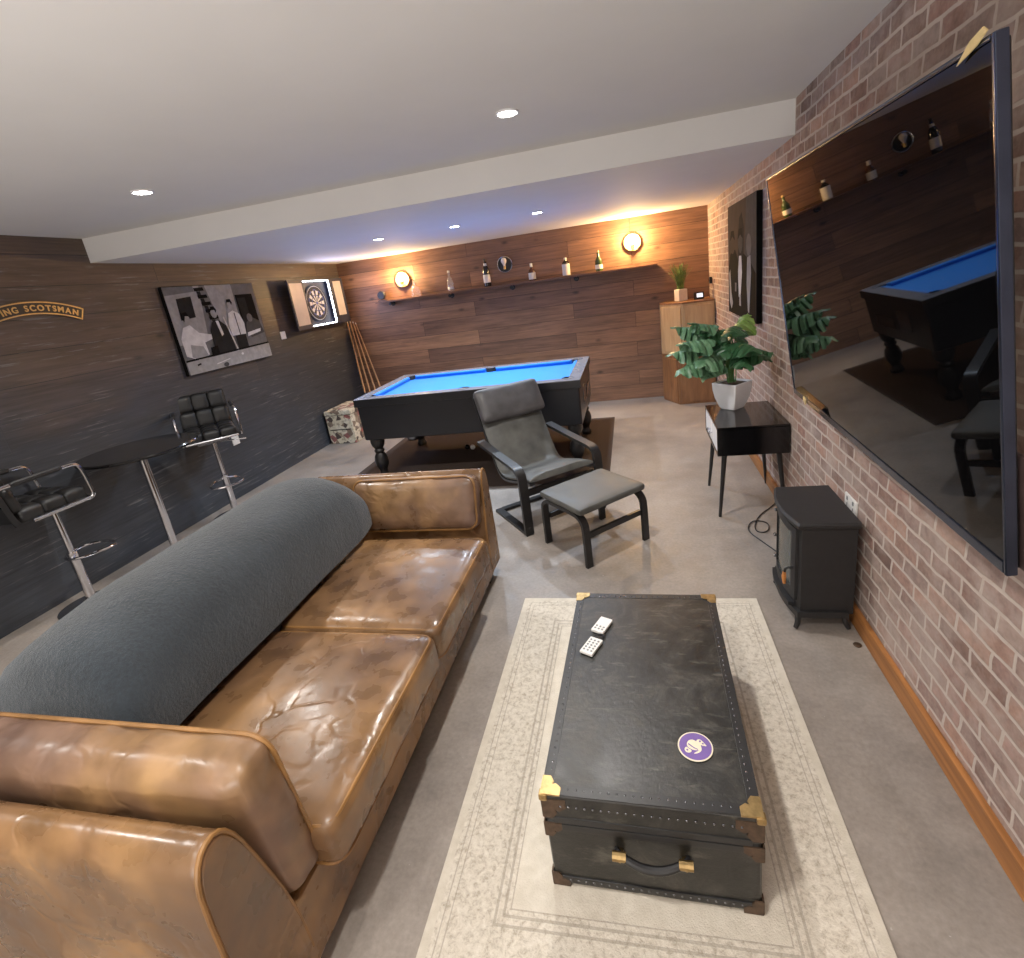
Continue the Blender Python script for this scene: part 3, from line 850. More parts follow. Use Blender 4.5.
def dartboard():
    t = thing('dartboard_cabinet', 'lit dartboard in an open cabinet on the dark wall', 'dartboard', (XL, 6.12, 1.77))
    y0, y1, z0, z1, D = 5.82, 6.42, 1.48, 2.06, .085
    mb = MB()
    mb.box((XL+.012, (y0+y1)/2, (z0+z1)/2), (.022, y1-y0, z1-z0))
    for y in (y0+.008, y1-.008): mb.box((XL+D/2+.001, y, (z0+z1)/2), (D, .016, z1-z0))
    for z in (z0+.008, z1-.008): mb.box((XL+D/2+.001, (y0+y1)/2, z), (D, y1-y0-.032, .016))
    obj('cabinet_box', mb, 'dart_navy', t, 30, True)
    mb = MB()
    r_ = .008
    for z in (z0+.02, z1-.02): mb.box((XL+D-.004, (y0+y1)/2, z), (.012, y1-y0-.05, .014), .004)
    for y in (y1-.022, ): mb.box((XL+D-.004, y, (z0+z1)/2), (.014, .02, z1-z0-.04), .005)
    plabel(obj('led_strip', mb, 'led_glow', t, 30, True), 'glowing white light strip')
    # board with sectors
    c = Vector((XL+.04, 6.10, 1.77))
    mb = MB(); keys = ['dart_black', 'dart_cream', 'dart_blue', 'dart_navy']
    mb.mi = 0
    mb.lathe([(.225, -.016), (.228, .0), (.222, .006), (0, .006)], c, 40, 'x')
    for k in range(20):
        a0, a1 = 2*pi*(k-.5)/20, 2*pi*(k+.5)/20
        for r0, r1, ka, kb in ((.017, .095, 0, 1), (.095, .105, 2, 3), (.105, .158, 0, 1), (.158, .17, 2, 3)):
            mb.mi = (ka, kb)[k % 2]
            mb.poly([Vector((c.x+.0075, c.y+r*sin(a), c.z+r*cos(a))) for r, a in ((r0, a0), (r1, a0), (r1, a1), (r0, a1))])
    mb.mi = 2; mb.lathe([(.017, .0072), (.016, .009), (0, .009)], c, 16, 'x')
    mb.mi = 1; mb.lathe([(.205, .006), (.208, .0085), (.211, .006)], c, 40, 'x', False)
    obj('dartboard_face', mb, keys, t, 0, True)
    # doors swung wide open
    def door(yh, sgn, ang, nm, wdt):
        a = radians(ang)
        d = Vector((sin(a), sgn*cos(a), 0)); nrm = Vector((cos(a), -sgn*sin(a), 0))
        h0 = Vector((XL+D+.004, yh, 0))
        F = lambda u, v, o_: h0+d*u+nrm*o_+Vector((0, 0, v))
        mb = MB().loft([[F(u, v, -.018) for u, v in ((0, z0), (wdt, z0), (wdt, z1), (0, z1))], [F(u, v, 0) for u, v in ((0, z0), (wdt, z0), (wdt, z1), (0, z1))]])
        dd = obj('door', mb, 'dart_navy', t, 30, True)
        m_, mz = (.025, .05) if sgn < 0 else (.06, .10)
        mb = MB().loft([[F(u, v, o_) for u, v in ((m_, z0+mz), (wdt-m_, z0+mz), (wdt-m_, z1-.04), (m_, z1-.04))] for o_ in (.0005, .004)])
        obj('score_panel', mb, 'score_pale', dd, 30, False).matrix_basis = WM(t).inverted() @ Matrix.Identity(4)
    door(y0, -1, 6, 'left', .335); door(y1, 1, 5, 'right', .28)
    l = light('dartboard_glow', 'AREA', (0, 0, 0), 8, (.5, .58, 1), None, shape='RECTANGLE', size=.5, size_y=.5)
    l.location = (XL+.14, 6.12, 1.77); l.rotation_euler = (0, radians(-90), 0)
    return t
simple('dart_navy', srgb(34, 34, 52), .5, var=.15)
simple('dart_black', srgb(24, 26, 40), .7, var=.1)
simple('dart_cream', srgb(206, 206, 214), .7, var=.05)
simple('dart_blue', srgb(70, 84, 170), .6, var=.1)
simple('score_pale', srgb(196, 184, 178), .28, var=.06)
dartboard()

# ------------------------------------------------------------------ bar stools and bar table
def build_stool():
    t = thing('bar_stool', '', 'stool', (0, 0, 0), 0, 'black quilted bar stools')
    obj('base', MB().lathe([(.19, .001), (.193, .008), (.17, .016), (.08, .028), (.038, .045), (.03, .06), (0, .06)], seg=40), 'chrome', t)
    obj('pole', MB().tube([(0, 0, .05), (0, 0, .40)], .028, 18).tube([(0, 0, .39), (0, 0, .72)], .019, 16), 'chrome', t)
    fr = [(.02, .0, .36)]
    loop = smooth_path([(.03, -.10, .36), (.16, -.14, .355), (.235, -.07, .35), (.235, .07, .35), (.16, .14, .355), (.03, .10, .36), (-.03, .04, .36), (-.03, -.04, .36)], 2, True)
    obj('footrest', MB().tube(loop, .0095, 8, True), 'chrome', t)
    obj('lever', MB().tube(smooth_path([(.0, .02, .705), (.06, .16, .70), (.08, .25, .69)], 1), .006, 8), 'chrome', t)
    obj('seat_plate', MB().box((0, 0, .728), (.24, .24, .02), .006), 'dark_chrome', t)
    # seat and quilted back, three pads across
    mb = MB()
    for i in range(3):
        for j in range(3):
            mb.cushion((.115-.125*j, -.13+.13*i, .785), (.135, .138, .085), .03, .22, 6)
    obj('seat', mb, 'stool_black', t, 60)
    mb = MB()
    for i in range(3):
        for j in range(2):
            z = .89+.145*j
            mb.cushion((-.205-.03*j, -.13+.13*i, z), (.07, .138, .152), .03, .1, 6, Euler((0, radians(-9), 0)))
    obj('backrest', mb, 'stool_black', t, 60)
    mb = MB()
    mb.box((-.262, 0, .93), (.012, .40, .34), .004, Euler((0, radians(-9), 0)))
    mb.ribbon(smooth_path([(-.225, -.2, .745), (-.242, -.2, .80), (-.262, -.2, .95), (-.285, -.2, 1.10)], 1), (0, 1, 0), .012, .03)
    mb.ribbon(smooth_path([(-.225, .2, .745), (-.242, .2, .80), (-.262, .2, .95), (-.285, .2, 1.10)], 1), (0, 1, 0), .012, .03)
    mb.box((-.285, 0, 1.108), (.03, .412, .014), .004)
    obj('back_shell', mb, 'black_satin', t)
    for s in (-1, 1):
        p = smooth_path([(-.25, s*.222, .985), (-.1, s*.228, .985), (.10, s*.228, .985), (.155, s*.228, .98), (.178, s*.228, .93), (.188, s*.228, .80), (.188, s*.228, .752), (.16, s*.215, .742), (-.15, s*.20, .742)], 2)
        a = obj('arm_frame', MB().tube(p, .0115, 10), 'chrome', t)
        obj('arm_pad', MB().tube([(-.2, s*.228, .986), (-.18, s*.228, .987), (.05, s*.228, .987), (.07, s*.228, .986)], [.012, .0165, .0165, .012], 10), 'black_satin', a)
    obj('front_bar', MB().tube([(.188, -.2, .748), (.188, .2, .748)], .0105, 10), 'chrome', t)
    for o_ in [c_ for c_ in t.children if c_.name.split('.')[0] in ('seat', 'backrest', 'back_shell', 'arm_frame', 'front_bar')]:
        o_.location.x -= .075
    return t
s1 = build_stool(); s1.location = (-3.70, 2.30, 0); s1.rotation_euler = (0, 0, radians(88))
s1['label'] = 'black quilted bar stool with chrome arms, nearest the camera beside the bar table'
s2 = copy_tree(s1); s2.location = (-3.68, 3.63, 0); s2.rotation_euler = (0, 0, radians(-44))
s2['label'] = 'black quilted bar stool turned to the room between bar table and socket'

t = thing('bar_table', 'round glossy black bar table on a chrome pole between the stools', 'table', (-3.60, 2.90, 0))
obj('table_top', MB().lathe([(.0, .878), (.36, .878), (.375, .884), (.378, .894), (.372, .903), (0, .904)], seg=56), 'black_gloss', t)
obj('pole', MB().tube([(0, 0, .05), (0, 0, .878)], .027, 18), 'chrome', t)
obj('collar', MB().lathe([(.03, .84), (.075, .87), (.075, .8775), (0, .8775)], seg=28), 'chrome', t)
obj('base', MB().lathe([(.21, .001), (.213, .008), (.19, .016), (.09, .028), (.04, .045), (.031, .07), (0, .07)], seg=44), 'chrome', t)

# ------------------------------------------------------------------ patterned chest, cues
t = thing('patterned_chest', 'small chest covered in a pale floral pattern in the far left corner', 'chest', (-3.77, 5.95, 0))
obj('body', MB().box((0, 0, .19), (.36, .56, .376), .008), 'collage', t)
obj('lid', MB().box((0, 0, .41), (.372, .572, .058), .012), 'collage', t)
obj('edge_trim', MB().box((0, 0, .381), (.366, .566, .006), .001).box((0, -.281, .19), (.3, .004, .012), .001), 'black_satin', t)
for i, (bx, by, tx, ty, tz, lab) in enumerate(((-3.74, 6.42, -3.965, 6.74, 1.47, 'leftmost wooden pool cue leaning in the corner'), (-3.66, 6.45, -3.945, 6.78, 1.47, 'second wooden pool cue from the left in the corner'), (-3.58, 6.5, -3.915, 6.80, 1.46, 'third wooden pool cue from the left in the corner'), (-3.48, 6.55, -3.88, 6.805, 1.44, 'rightmost wooden pool cue leaning in the corner'))):
    t = thing('pool_cue', lab, 'cue', (bx, by, 0), 0, 'pool cues leaning in the corner')
    A, B = Vector((0, 0, .015)), Vector((tx-bx, ty-by, tz))
    L = lambda f: A.lerp(B, f)
    obj('butt', MB().tube([L(0), L(.02), L(.32)], [.012, .0145, .012], 10), 'handle_wood' if i % 2 else 'black_wood', t)
    obj('shaft', MB().tube([L(.32), L(.985)], [.012, .0065], 10), 'cue_wood', t)
    obj('tip', MB().tube([L(.985), L(1)], [.0065, .006], 10), 'label_white', t)

# ------------------------------------------------------------------ pool table, mat, balls
mat_ = tag(obj('floor_mat', MB().box((0, 0, .004), (2.62, 1.95, .008), .003), 'mat_brown', None, 30), 'dark brown mat lying under the pool table', 'mat')
mat_.location = (-1.62, 5.0, 0); mat_.rotation_euler = (0, 0, radians(.4))
def build_pool():
    t = thing('pool_table', 'black pool table with a bright blue cloth', 'pool table', (-1.577, 4.898, 0), radians(.6))
    Lx, Ly, zt = 2.156, 1.22, .836
    hx, hy = Lx/2, Ly/2
    zb = .008
    mb = MB()
    # body, slightly tapering towards the bottom
    def ring(x, y, z, r=.02):
        pts = []
        for sx, sy, a0 in ((1, -1, -90), (1, 1, 0), (-1, 1, 90), (-1, -1, 180)):
            for k in range(4):
                a = radians(a0+30*k); pts.append(Vector((sx*(x-r)+r*cos(a), sy*(y-r)+r*sin(a), z)))
        return pts
    mb.loft([ring(hx-.03, hy-.03, .425), ring(hx-.02, hy-.02, .432), ring(hx-.018, hy-.018, .60), ring(hx-.015, hy-.015, .755), ring(hx-.014, hy-.014, .765)])
    obj('cabinet', mb, 'pool_black', t)
    # rails as a frame
    rw = .115
    for sy in (-1, 1):
        r_ = obj('rail', MB().box((0, sy*(hy-rw/2), .797), (Lx, rw, .07), .006), 'pool_black', t)
        obj('rail_glare_cap', MB().box((0, sy*(hy-rw/2), .8335), (Lx-.006, rw-.004, .006), .002), 'rail_glare_grey', r_)  # thin plate paler than the black rail, painting in the glare on top
    for sx in (-1, 1):
        r_ = obj('rail', MB().box((sx*(hx-rw/2), 0, .797), (rw, Ly-2*rw+.01, .07), .006), 'pool_black', t)
        obj('rail_glare_cap', MB().box((sx*(hx-rw/2), 0, .8335), (rw-.004, Ly-2*rw+.004, .006), .002), 'rail_glare_grey', r_)
    obj('playing_bed', MB().box((0, 0, .78), (Lx-2*rw+.06, Ly-2*rw+.06, .03)), 'cloth_blue', t)
    # cushions: six blue noses with angled ends
    mb = MB()
    ix, iy = hx-rw, hy-rw
    n = .038; z0, z1 = .797, .833
    def nose(a, b, inward, j0, j1):
        a, b = Vector(a), Vector(b); d = (b-a).normalized(); w = Vector(inward)
        r = []
        for p, j in ((a, j0), (b, -j1)):
            r.append([p+Vector((0, 0, z0)), p+w*n*.7+d*j*.6+Vector((0, 0, z0)), p+w*n+d*j+Vector((0, 0, z1-.008)), p+w*n*.9+d*j*.9+Vector((0, 0, z1)), p+Vector((0, 0, z1+.002))])
        obj('cushion', MB().loft(r), 'cloth_blue', t, 20)
    gp, gm = .062, .055
    for sy in (-1, 1):
        y = sy*iy
        nose((-ix+gp, y, 0), (-gm, y, 0), (0, -sy, 0), .03, .012); nose((gm, y, 0), (ix-gp, y, 0), (0, -sy, 0), .012, .03)
    for sx in (-1, 1):
        x = sx*ix
        nose((x, -iy+gp, 0), (x, iy-gp, 0), (-sx, 0, 0), .03, .03)
    for x, y in ((-ix+.004, -iy+.004), (ix-.004, -iy+.004), (-ix+.004, iy-.004), (ix-.004, iy-.004), (0, -iy-.02), (0, iy+.02)):
        obj('pocket', MB().lathe([(.056, .796), (.056, .837), (.05, .8385), (.047, .834), (.047, .799), (0, .798)], (x, y, 0), 24), 'rubber', t)
    for sx in (-1, 1):
        for sy in (-1, 1):
            p = [(.0, zb), (.05, zb), (.056, .03), (.05, .05), (.036, .07), (.042, .10), (.062, .14), (.068, .19), (.058, .24), (.04, .27), (.05, .285), (.05, .30), (.04, .315), (.06, .345), (.068, .38), (.068, .426), (0, .426)]
            obj('leg', MB().lathe(p, (sx*(hx-.10), sy*(hy-.11), 0), 24), 'black_wood', t, 50)
    # end details: drop pocket box, coin plate
    obj('coin_plate', MB().box((hx-.022, -.18, .62), (.02, .22, .16), .004), 'dark_chrome', t)
    obj('ball_window', MB().box((hx-.022, .2, .58), (.022, .36, .1), .004), 'glass_dark', t)
    for x in (-.62,):
        obj('ball_return', MB().lathe([(.06, .425), (.062, .39), (.05, .365), (0, .36)], (x, -hy+.16, 0), 24), 'dark_chrome', t)
    return t
simple('pool_black', srgb(24, 25, 30), .3, var=.15, scale=3)
build_pool()
for x, y, lab, mt in ((-1.83, 5.08, 'white pool ball on the mat under the table', 'white_gloss'), (-1.90, 5.10, 'black pool ball on the mat under the table', 'black_gloss')):
    o = tag(obj('pool_ball', MB().lathe([(.0285*sin(pi*k/14), -.0285*cos(pi*k/14)) for k in range(15)], seg=24), mt), lab, 'ball')
    o.location = (x, y, .0365)

# ------------------------------------------------------------------ bentwood armchair and footstool
F = Vector((.69, -.72, 0)).normalized(); E_ = Vector((.72, .69, 0)).normalized()
def build_chair():
    # local: x lateral, y towards the back, z up; origin on the floor midway between the front legs
    t = thing('bentwood_armchair', 'grey leather armchair with black bentwood frame and head cushion', 'armchair', (-.577, 3.322, 0), radians(39))
    hw = .31
    for s in (-1, 1):
        x = s*hw
        p = smooth_path([(x, 0, .012), (x, 0, .28), (x, 0, .39), (x, .005, .44), (x, .035, .475), (x, .10, .488), (x, .30, .502), (x, .68, .54)], 2)
        fr = obj('side_frame', MB().ribbon(p, (1, 0, 0), .064, .024), 'black_wood', t, 40)
        obj('runner', MB().ribbon([(x, -.012, .011), (x, .2, .011), (x, .52, .011)], (1, 0, 0), .055, .021), 'black_wood', fr, 40)
        obj('bolt', MB().lathe([(.007, 0), (.006, .003), (0, .004)], (x*1.0, -.0125, .06), 10, 'y'), 'dark_chrome', fr)
    obj('cross_bar', MB().box((0, .50, .012), (2*hw-.056, .05, .022), .003), 'black_wood', t)
    obj('cross_bar', MB().box((0, .03, .30), (2*hw-.056, .02, .05), .003), 'black_wood', t)
    # seat rails
    prof = [(-.02, .372), (.12, .352), (.30, .302), (.42, .282), (.50, .30), (.555, .36), (.63, .49), (.735, .685), (.83, .862)]
    sp = [(p.x, p.y) for p in smooth_path([(a, b, 0) for a, b in prof], 2)]
    for s in (-1, 1):
        obj('seat_rail', MB().ribbon([(s*.245, a, b) for a, b in sp], (1, 0, 0), .04, .018), 'black_wood', t, 40)
    mb = MB()
    for i in range(4, len(sp)-3, 3):
        a, b = sp[i]; mb.box((0, a, b+.002), (.47, .03, .006), .002)
    obj('slats', mb, 'black_wood', t)
    # cushion pad following the rails
    n = len(sp); rings = []
    def nrm(i):
        a = sp[max(0, i-1)]; c = sp[min(n-1, i+1)]
        d = Vector((c[0]-a[0], c[1]-a[1])).normalized(); return Vector((-d.y, d.x))
    for i in range(n):
        q = nrm(i); f = i/(n-1)
        e = min(1, min(f, 1-f)/.035)**.5
        th = (.05+.012*sin(f*40)*0)*(.35+.65*e)
        w = .262
        base = Vector((0, sp[i][0], sp[i][1]))+Vector((0, q.x, q.y))*.011
        top = base+Vector((0, q.x, q.y))*th
        r = []
        for u in (-1, -.97, -.85, -.5, 0, .5, .85, .97, 1):
            bulge = (1-abs(u)**5)
            sag = .012*sin(pi*f)*(1-u*u)
            wv = .004*noise.noise(Vector((u*3, f*14, 2)))
            r.append(Vector((u*w, 0, 0))+base+(top-base)*(.35+.65*bulge)-Vector((0, q.x, q.y))*(sag-wv))
        for u in (1, .85, 0, -.85, -1):
            r.append(Vector((u*w, 0, 0))+base+Vector((0, q.x, q.y))*(.001 if abs(u) < .9 else .006))
        rings.append(r)
    obj('seat_pad', MB().loft(rings), 'chair_grey', t, 60)
    # head cushion, hanging over the top of the pad
    d = Vector((0, .83-.735, .862-.685)).normalized(); q = Vector((0, -d.z, d.y))
    c = Vector((0, .735, .685))+d*.09+q*.082
    mb = MB().cushion((0, 0, 0), (.555, .275, .085), .035, .30, 14, None, .004, 5)
    R = Matrix((( 1, 0, 0, c.x), (0, d.y, q.y, c.y), (0, d.z, q.z, c.z), (0, 0, 0, 1)))
    mb.xf(R)
    plabel(obj('head_cushion', mb, 'chair_head', t, 60), 'darker padded head cushion')
    return t
CH_RZ = math.atan2(E_.y, E_.x)
build_chair()

def build_footstool():
    t = thing('bentwood_footstool', 'grey leather footstool on a black bentwood frame', 'footstool', (-.345, 3.03, 0), CH_RZ)
    w, d = .236, .215
    for s in (-1, 1):
        x = s*w
        p = smooth_path([(x, -d, .001), (x, -d, .24), (x, -d+.008, .29), (x, -d+.045, .325), (x, -d+.10, .332), (x, d-.10, .332), (x, d-.045, .325), (x, d-.008, .29), (x, d, .24), (x, d, .001)], 2)
        obj('side_frame', MB().ribbon(p, (1, 0, 0), .045, .022), 'black_wood', t, 40)
    for y in (-d+.014, d-.014):
        obj('cross_bar', MB().box((0, y, .20), (2*w-.046, .02, .036), .003), 'black_wood', t)
    for y in (-.13, .13): obj('seat_rail', MB().box((0, y, .324), (2*w-.04, .03, .02), .003), 'black_wood', t)
    c = obj('seat_pad', MB().cushion((0, 0, .367), (.53, .43, .05), .02, .28, 14, None, .003, 2), 'chair_grey', t, 60)
    lp = []
    for ox, oy, a0 in ((.255, -.206, -90), (.255, .206, 0), (-.255, .206, 90), (-.255, -.206, 180)):
        for k in range(5): lp.append((ox*.96+.012*cos(radians(a0+22*k)), oy*.96+.012*sin(radians(a0+22*k)), .352))
    obj('piping', MB().tube(lp, .004, 6, True), 'chair_head', c)
    return t
build_footstool()

# ------------------------------------------------------------------ side table, plant
def side_table():
    x0, x1, y0, y1, z0, z1 = .462, .895, 3.305, 3.885, .445, .64
    t = thing('side_table', 'glossy black side table with white drawers and splayed legs', 'side table', ((x0+x1)/2, (y0+y1)/2, 0))
    P = lambda n, mb, mat, par=t: obj(n, mb, mat, par, 35, True)
    cx, cy = (x0+x1)/2, (y0+y1)/2
    mb = MB()
    mb.box((cx, cy, z1-.01), (x1-x0, y1-y0, .02), .004)
    mb.box((cx, cy, z0+.008), (x1-x0, y1-y0, .016), .003)
    for y in (y0+.008, y1-.008): mb.box((cx, y, (z0+z1)/2), (x1-x0, .016, z1-z0-.02), .003)
    mb.box((x1-.008, cy, (z0+z1)/2), (.014, y1-y0-.02, z1-z0-.03))
    P('carcass', mb, 'black_gloss')
    hw = (y1-y0)/2
    for s in (-1, 1):
        yc = cy+s*hw/2
        d = P('drawer', MB().box((x0+.012, yc, (z0+z1)/2), (.018, hw-.012-.012, z1-z0-.045), .003), 'white_gloss')
        P('knob', MB().lathe([(.004, -.001), (.004, -.012), (.011, -.016), (.011, -.022), (0, -.024)], (x0+.004, cy+s*.045, (z0+z1)/2-.01), 16, 'x'), 'chrome', d)
    for sx in (-1, 1):
        for sy in (-1, 1):
            top = Vector((cx+sx*.165, cy+sy*.235, z0)); bot = Vector((cx+sx*.205, cy+sy*.265, 0.0))
            P('leg', MB().tube([bot, top], [.010, .0175], 14), 'black_wood')
    return t
side_table()

def leaf_mesh(L, Wd, notches, droop, fold, seed, depth=.62):
    """split leaf: outline is a heart cut by slits; grows along +y from the origin"""
    rnd = random.Random(seed)
    b = bmesh.new()
    N = 30
    def wid(f):  # half width
        return Wd*(sin(pi*min(1, f*1.02)**.62))**.85 if f < 1 else 0
    rows = []
    for side in (-1, 1):
        prev = None
        for i in range(N+1):
            f = i/N
            w = wid(f)
            ph = (f*notches+(.25 if side > 0 else 0)) % 1
            cut = 1.
            if .12 < f < .92 and ph > .68: cut = 1-depth*(1 if ph > .76 else .6)
            back = -.10*L*(1-f)**2
            def P(u):
                x = side*w*cut*u; y = f*L+back*u+.10*L*u*u*f*(1-f)*2
                z = -droop*(f*f)*L-fold*(u*w)**2/Wd+.01*sin(f*18)*u
                return (x, y, z)
            row = [b.verts.new(P(u)) for u in (0, .33, .66, 1)]
            if prev:
                for k in range(3):
                    try: b.faces.new((prev[k], prev[k+1], row[k+1], row[k]))
                    except ValueError: pass
            prev = row
    bmesh.ops.remove_doubles(b, verts=b.verts, dist=1e-5)
    bmesh.ops.recalc_face_normals(b, faces=b.faces)
    return b

def plant():
    px, py, pz = .632, 3.765, .6405
    rz = radians(45+7)
    pot = thing('potted_plant', 'leafy split-leaf plant in a white faceted pot on the side table', 'plant', (px, py, pz))
    def sq(r, z, rc=.012):
        pts = []
        for k, a0 in enumerate((0, 90, 180, 270)):
            c = Vector((cos(radians(a0)), sin(radians(a0)), 0))*(r-rc)
            for j in (-1, 0, 1):
                a = radians(a0+j*35); pts.append(Matrix.Rotation(rz+pi/4-radians(7), 4, 'Z') @ (Vector((c.x+rc*cos(a), c.y+rc*sin(a), z))))
        return pts
    mb = MB().loft([sq(.074, 0), sq(.086, .012), sq(.116, .08), sq(.130, .14), sq(.134, .19), sq(.127, .192), sq(.121, .174)], caps=True)
    obj('pot', mb, 'white_gloss', pot, 30)
    obj('soil', MB().loft([sq(.112, .172), sq(.112, .18)]), 'soil', pot, 0)
    # leaves: target centre (world), size, material, heading
    tg = [((.38, 3.62, 1.16), .25, 'leaf_mid', 205, .35), ((.33, 3.72, 1.10), .24, 'leaf_mid', 185, .5), ((.42, 3.86, 1.19), .24, 'leaf_mid', 160, .3),
          ((.46, 3.58, 1.07), .22, 'leaf_mid', 230, .7), ((.40, 3.66, 1.03), .22, 'leaf_mid', 215, .8), ((.50, 3.90, 1.15), .24, 'leaf_dark', 120, .35),
          ((.60, 3.70, 1.21), .22, 'leaf_dark', 250, .5), ((.58, 3.62, 1.12), .20, 'leaf_dark', 262, .8), ((.70, 3.58, 1.12), .23, 'leaf_dark', 300, .6),
          ((.75, 3.66, 1.07), .22, 'leaf_dark', 330, .8), ((.72, 3.84, 1.20), .2, 'leaf_light', 60, -.1), ((.68, 3.56, 1.04), .17, 'leaf_dark', 290, .9),
          ((.52, 3.72, 1.20), .20, 'leaf_dark', 200, .4), ((.36, 3.80, 1.22), .22, 'leaf_mid', 175, .2), ((.34, 3.64, 1.03), .20, 'leaf_mid', 195, .9), ((.44, 3.70, 1.24), .2, 'leaf_mid', 200, .1), ((.47, 3.66, 1.00), .2, 'leaf_mid', 220, 1.), ((.82, 3.70, 1.05), .16, 'leaf_dark', 345, .7), ((.66, 3.94, 1.12), .2, 'leaf_mid', 80, .4)]
    for i, (p, sz, mk, hd, dr) in enumerate(tg):
        P = Vector(p)-Vector((px, py, pz))
        b0 = Vector((random.uniform(-.03, .03), random.uniform(-.03, .03), .19))
        a = radians(hd); hdv = Vector((cos(a), sin(a), 0))
        root = P-hdv*sz*.42
        mid = b0.lerp(root, .5)+Vector((0, 0, .09))-hdv*.03
        obj('stem', MB().tube(smooth_path([b0, b0+Vector((0, 0, .08))+hdv*.01, mid, root], 2), .0042, 7), 'stem_green', pot)
        mb = MB(); mb.add(leaf_mesh(sz, sz*.46, 6, dr*.45, .9, i, .66))
        R = Matrix.Translation(root) @ Matrix.Rotation(a-pi/2, 4, 'Z') @ Matrix.Rotation(radians(18-26*dr), 4, 'X') @ Matrix.Rotation(radians(random.uniform(-18, 18)), 4, 'Y')
        mb.xf(R)
        # keep clear of the brick wall
        for v in mb.bm.verts:
            if v.co.x+px > XR-.02: v.co.x = XR-.02-px
        o = obj('leaf', mb, mk, pot, 60)
        if mk == 'leaf_light': plabel(o, 'young pale green leaf')
plant()

# ------------------------------------------------------------------ electric stove
def stove():
    x0, x1, y0, y1, H = .635, .865, 2.165, 2.555, .55
    t = thing('electric_stove', 'small black electric stove heater with bowed front against the brick wall', 'stove', ((x0+x1)/2, (y0+y1)/2, 0))
    P = lambda n, mb, mat, par=t, sm=35: obj(n, mb, mat, par, sm, True)
    cy = (y0+y1)/2; hw = (y1-y0)/2
    def plan(xf, xb, h, bow, n=14):
        pts = [(xb, cy-h), (xb, cy+h)]
        for i in range(n+1):
            u = 1-2*i/n
            pts.append((xf-bow*(1-u*u), cy+u*h))
        return pts
    mb = MB().loft([[Vector((a, b, z)) for a, b in plan(x0+.012, x1, hw-.012, .028)] for z in (.085, .52)])
    P('body', mb, 'stove_black')
    mb = MB().loft([[Vector((a, b, z)) for a, b in plan(x0-o_, x1+.004, hw+k, .034)] for z, o_, k in ((.518, -.004, .0), (.524, .008, .006), (.54, .010, .008), (.55, .002, .002))])
    P('top_plate', mb, 'stove_black')
    mb = MB().loft([[Vector((a, b, z)) for a, b in plan(x0-.002, x1-.02, hw+.0, .032)] for z in (.07, .078, .092, .10)])
    P('plinth', mb, 'stove_black')
    for y, s in ((y0+.025, -1), (y1-.025, 1)):
        for x, sx in ((x0+.012, -1), (x1-.03, 1)):
            p = smooth_path([(x, y, .09), (x+sx*.004, y+s*.004, .06), (x+sx*.006, y+s*.006, .03), (x+sx*.018, y+s*.012, .006)], 2)
            rr = [.018-.009*i/(len(p)-1) for i in range(len(p))]
            P('leg', MB().tube(p, rr, 10), 'stove_black')
    # bowed door with glass
    def bowx(u, off): return x0+.012-.028*(1-u*u)-off
    def panel(u0, u1, z0, z1, off, th, n=12):
        r = []
        for i in range(n+1):
            u = u0+(u1-u0)*i/n; y = cy+u*(hw-.012); x = bowx(u, off)
            r.append([Vector((x, y, z0)), Vector((x, y, z1)), Vector((x+th, y, z1)), Vector((x+th, y, z0))])
        return r
    mb = MB()
    for a in ((-.86, .86, .47, .505), (-.86, .86, .14, .185), (-.86, -.66, .185, .47), (.66, .86, .185, .47)): mb.loft(panel(*a, .012, .014))
    d = P('door', mb, 'stove_black')
    P('door_glass', MB().loft(panel(-.66, .66, .185, .47, .004, .006)), 'stove_glass', d)
    P('door_handle', MB().tube(smooth_path([(bowx(-.76, .012), cy-.76*(hw-.012), .30), (bowx(-.76, .04), cy-.76*(hw-.012), .30), (bowx(-.76, .045), cy-.74*(hw-.012), .28), (bowx(-.76, .045), cy-.74*(hw-.012), .225)], 1), .006, 8), 'black_satin', d)
    P('handle_grip', MB().tube([(bowx(-.76, .045), cy-.74*(hw-.012), .275), (bowx(-.76, .047), cy-.74*(hw-.012), .25), (bowx(-.76, .045), cy-.74*(hw-.012), .215)], [.007, .0105, .007], 10), 'handle_wood', d)
    for z in (.44, .30, .18): P('hinge_pin', MB().lathe([(.009, .02), (.011, 0), (.009, -.012), (0, -.016)], (bowx(.9, .012), cy+.93*(hw-.012), z), 12, 'x'), 'chrome', d)
    P('ash_lip', MB().loft(panel(-.8, .8, .105, .122, .03, .04)), 'stove_black')
simple('stove_glass', srgb(70, 74, 70), .2, var=.2, scale=6)
stove()
p = smooth_path([(.79, 2.60, .006), (.76, 2.75, .006), (.66, 2.98, .006), (.60, 3.12, .006), (.66, 3.26, .006), (.76, 3.22, .006), (.72, 3.08, .006), (.64, 3.10, .006), (.70, 3.30, .006), (.82, 3.44, .006), (.86, 3.5, .006)], 3)
tag(obj('power_cord', MB().tube(p, .0038, 7), 'black_plastic'), 'thin black power cord looped on the floor behind the stove', 'cord')
o = tag(obj('bottle_top', MB().lathe([(.016, .0005), (.017, .004), (.013, .007), (0, .008)], seg=20), 'old_bronze'), 'tiny brown bottle top on the concrete floor beside the stove foot', 'bottle top')
o.location = (.868, 2.09, 0)
o.location = (.85, 2.075, 0)

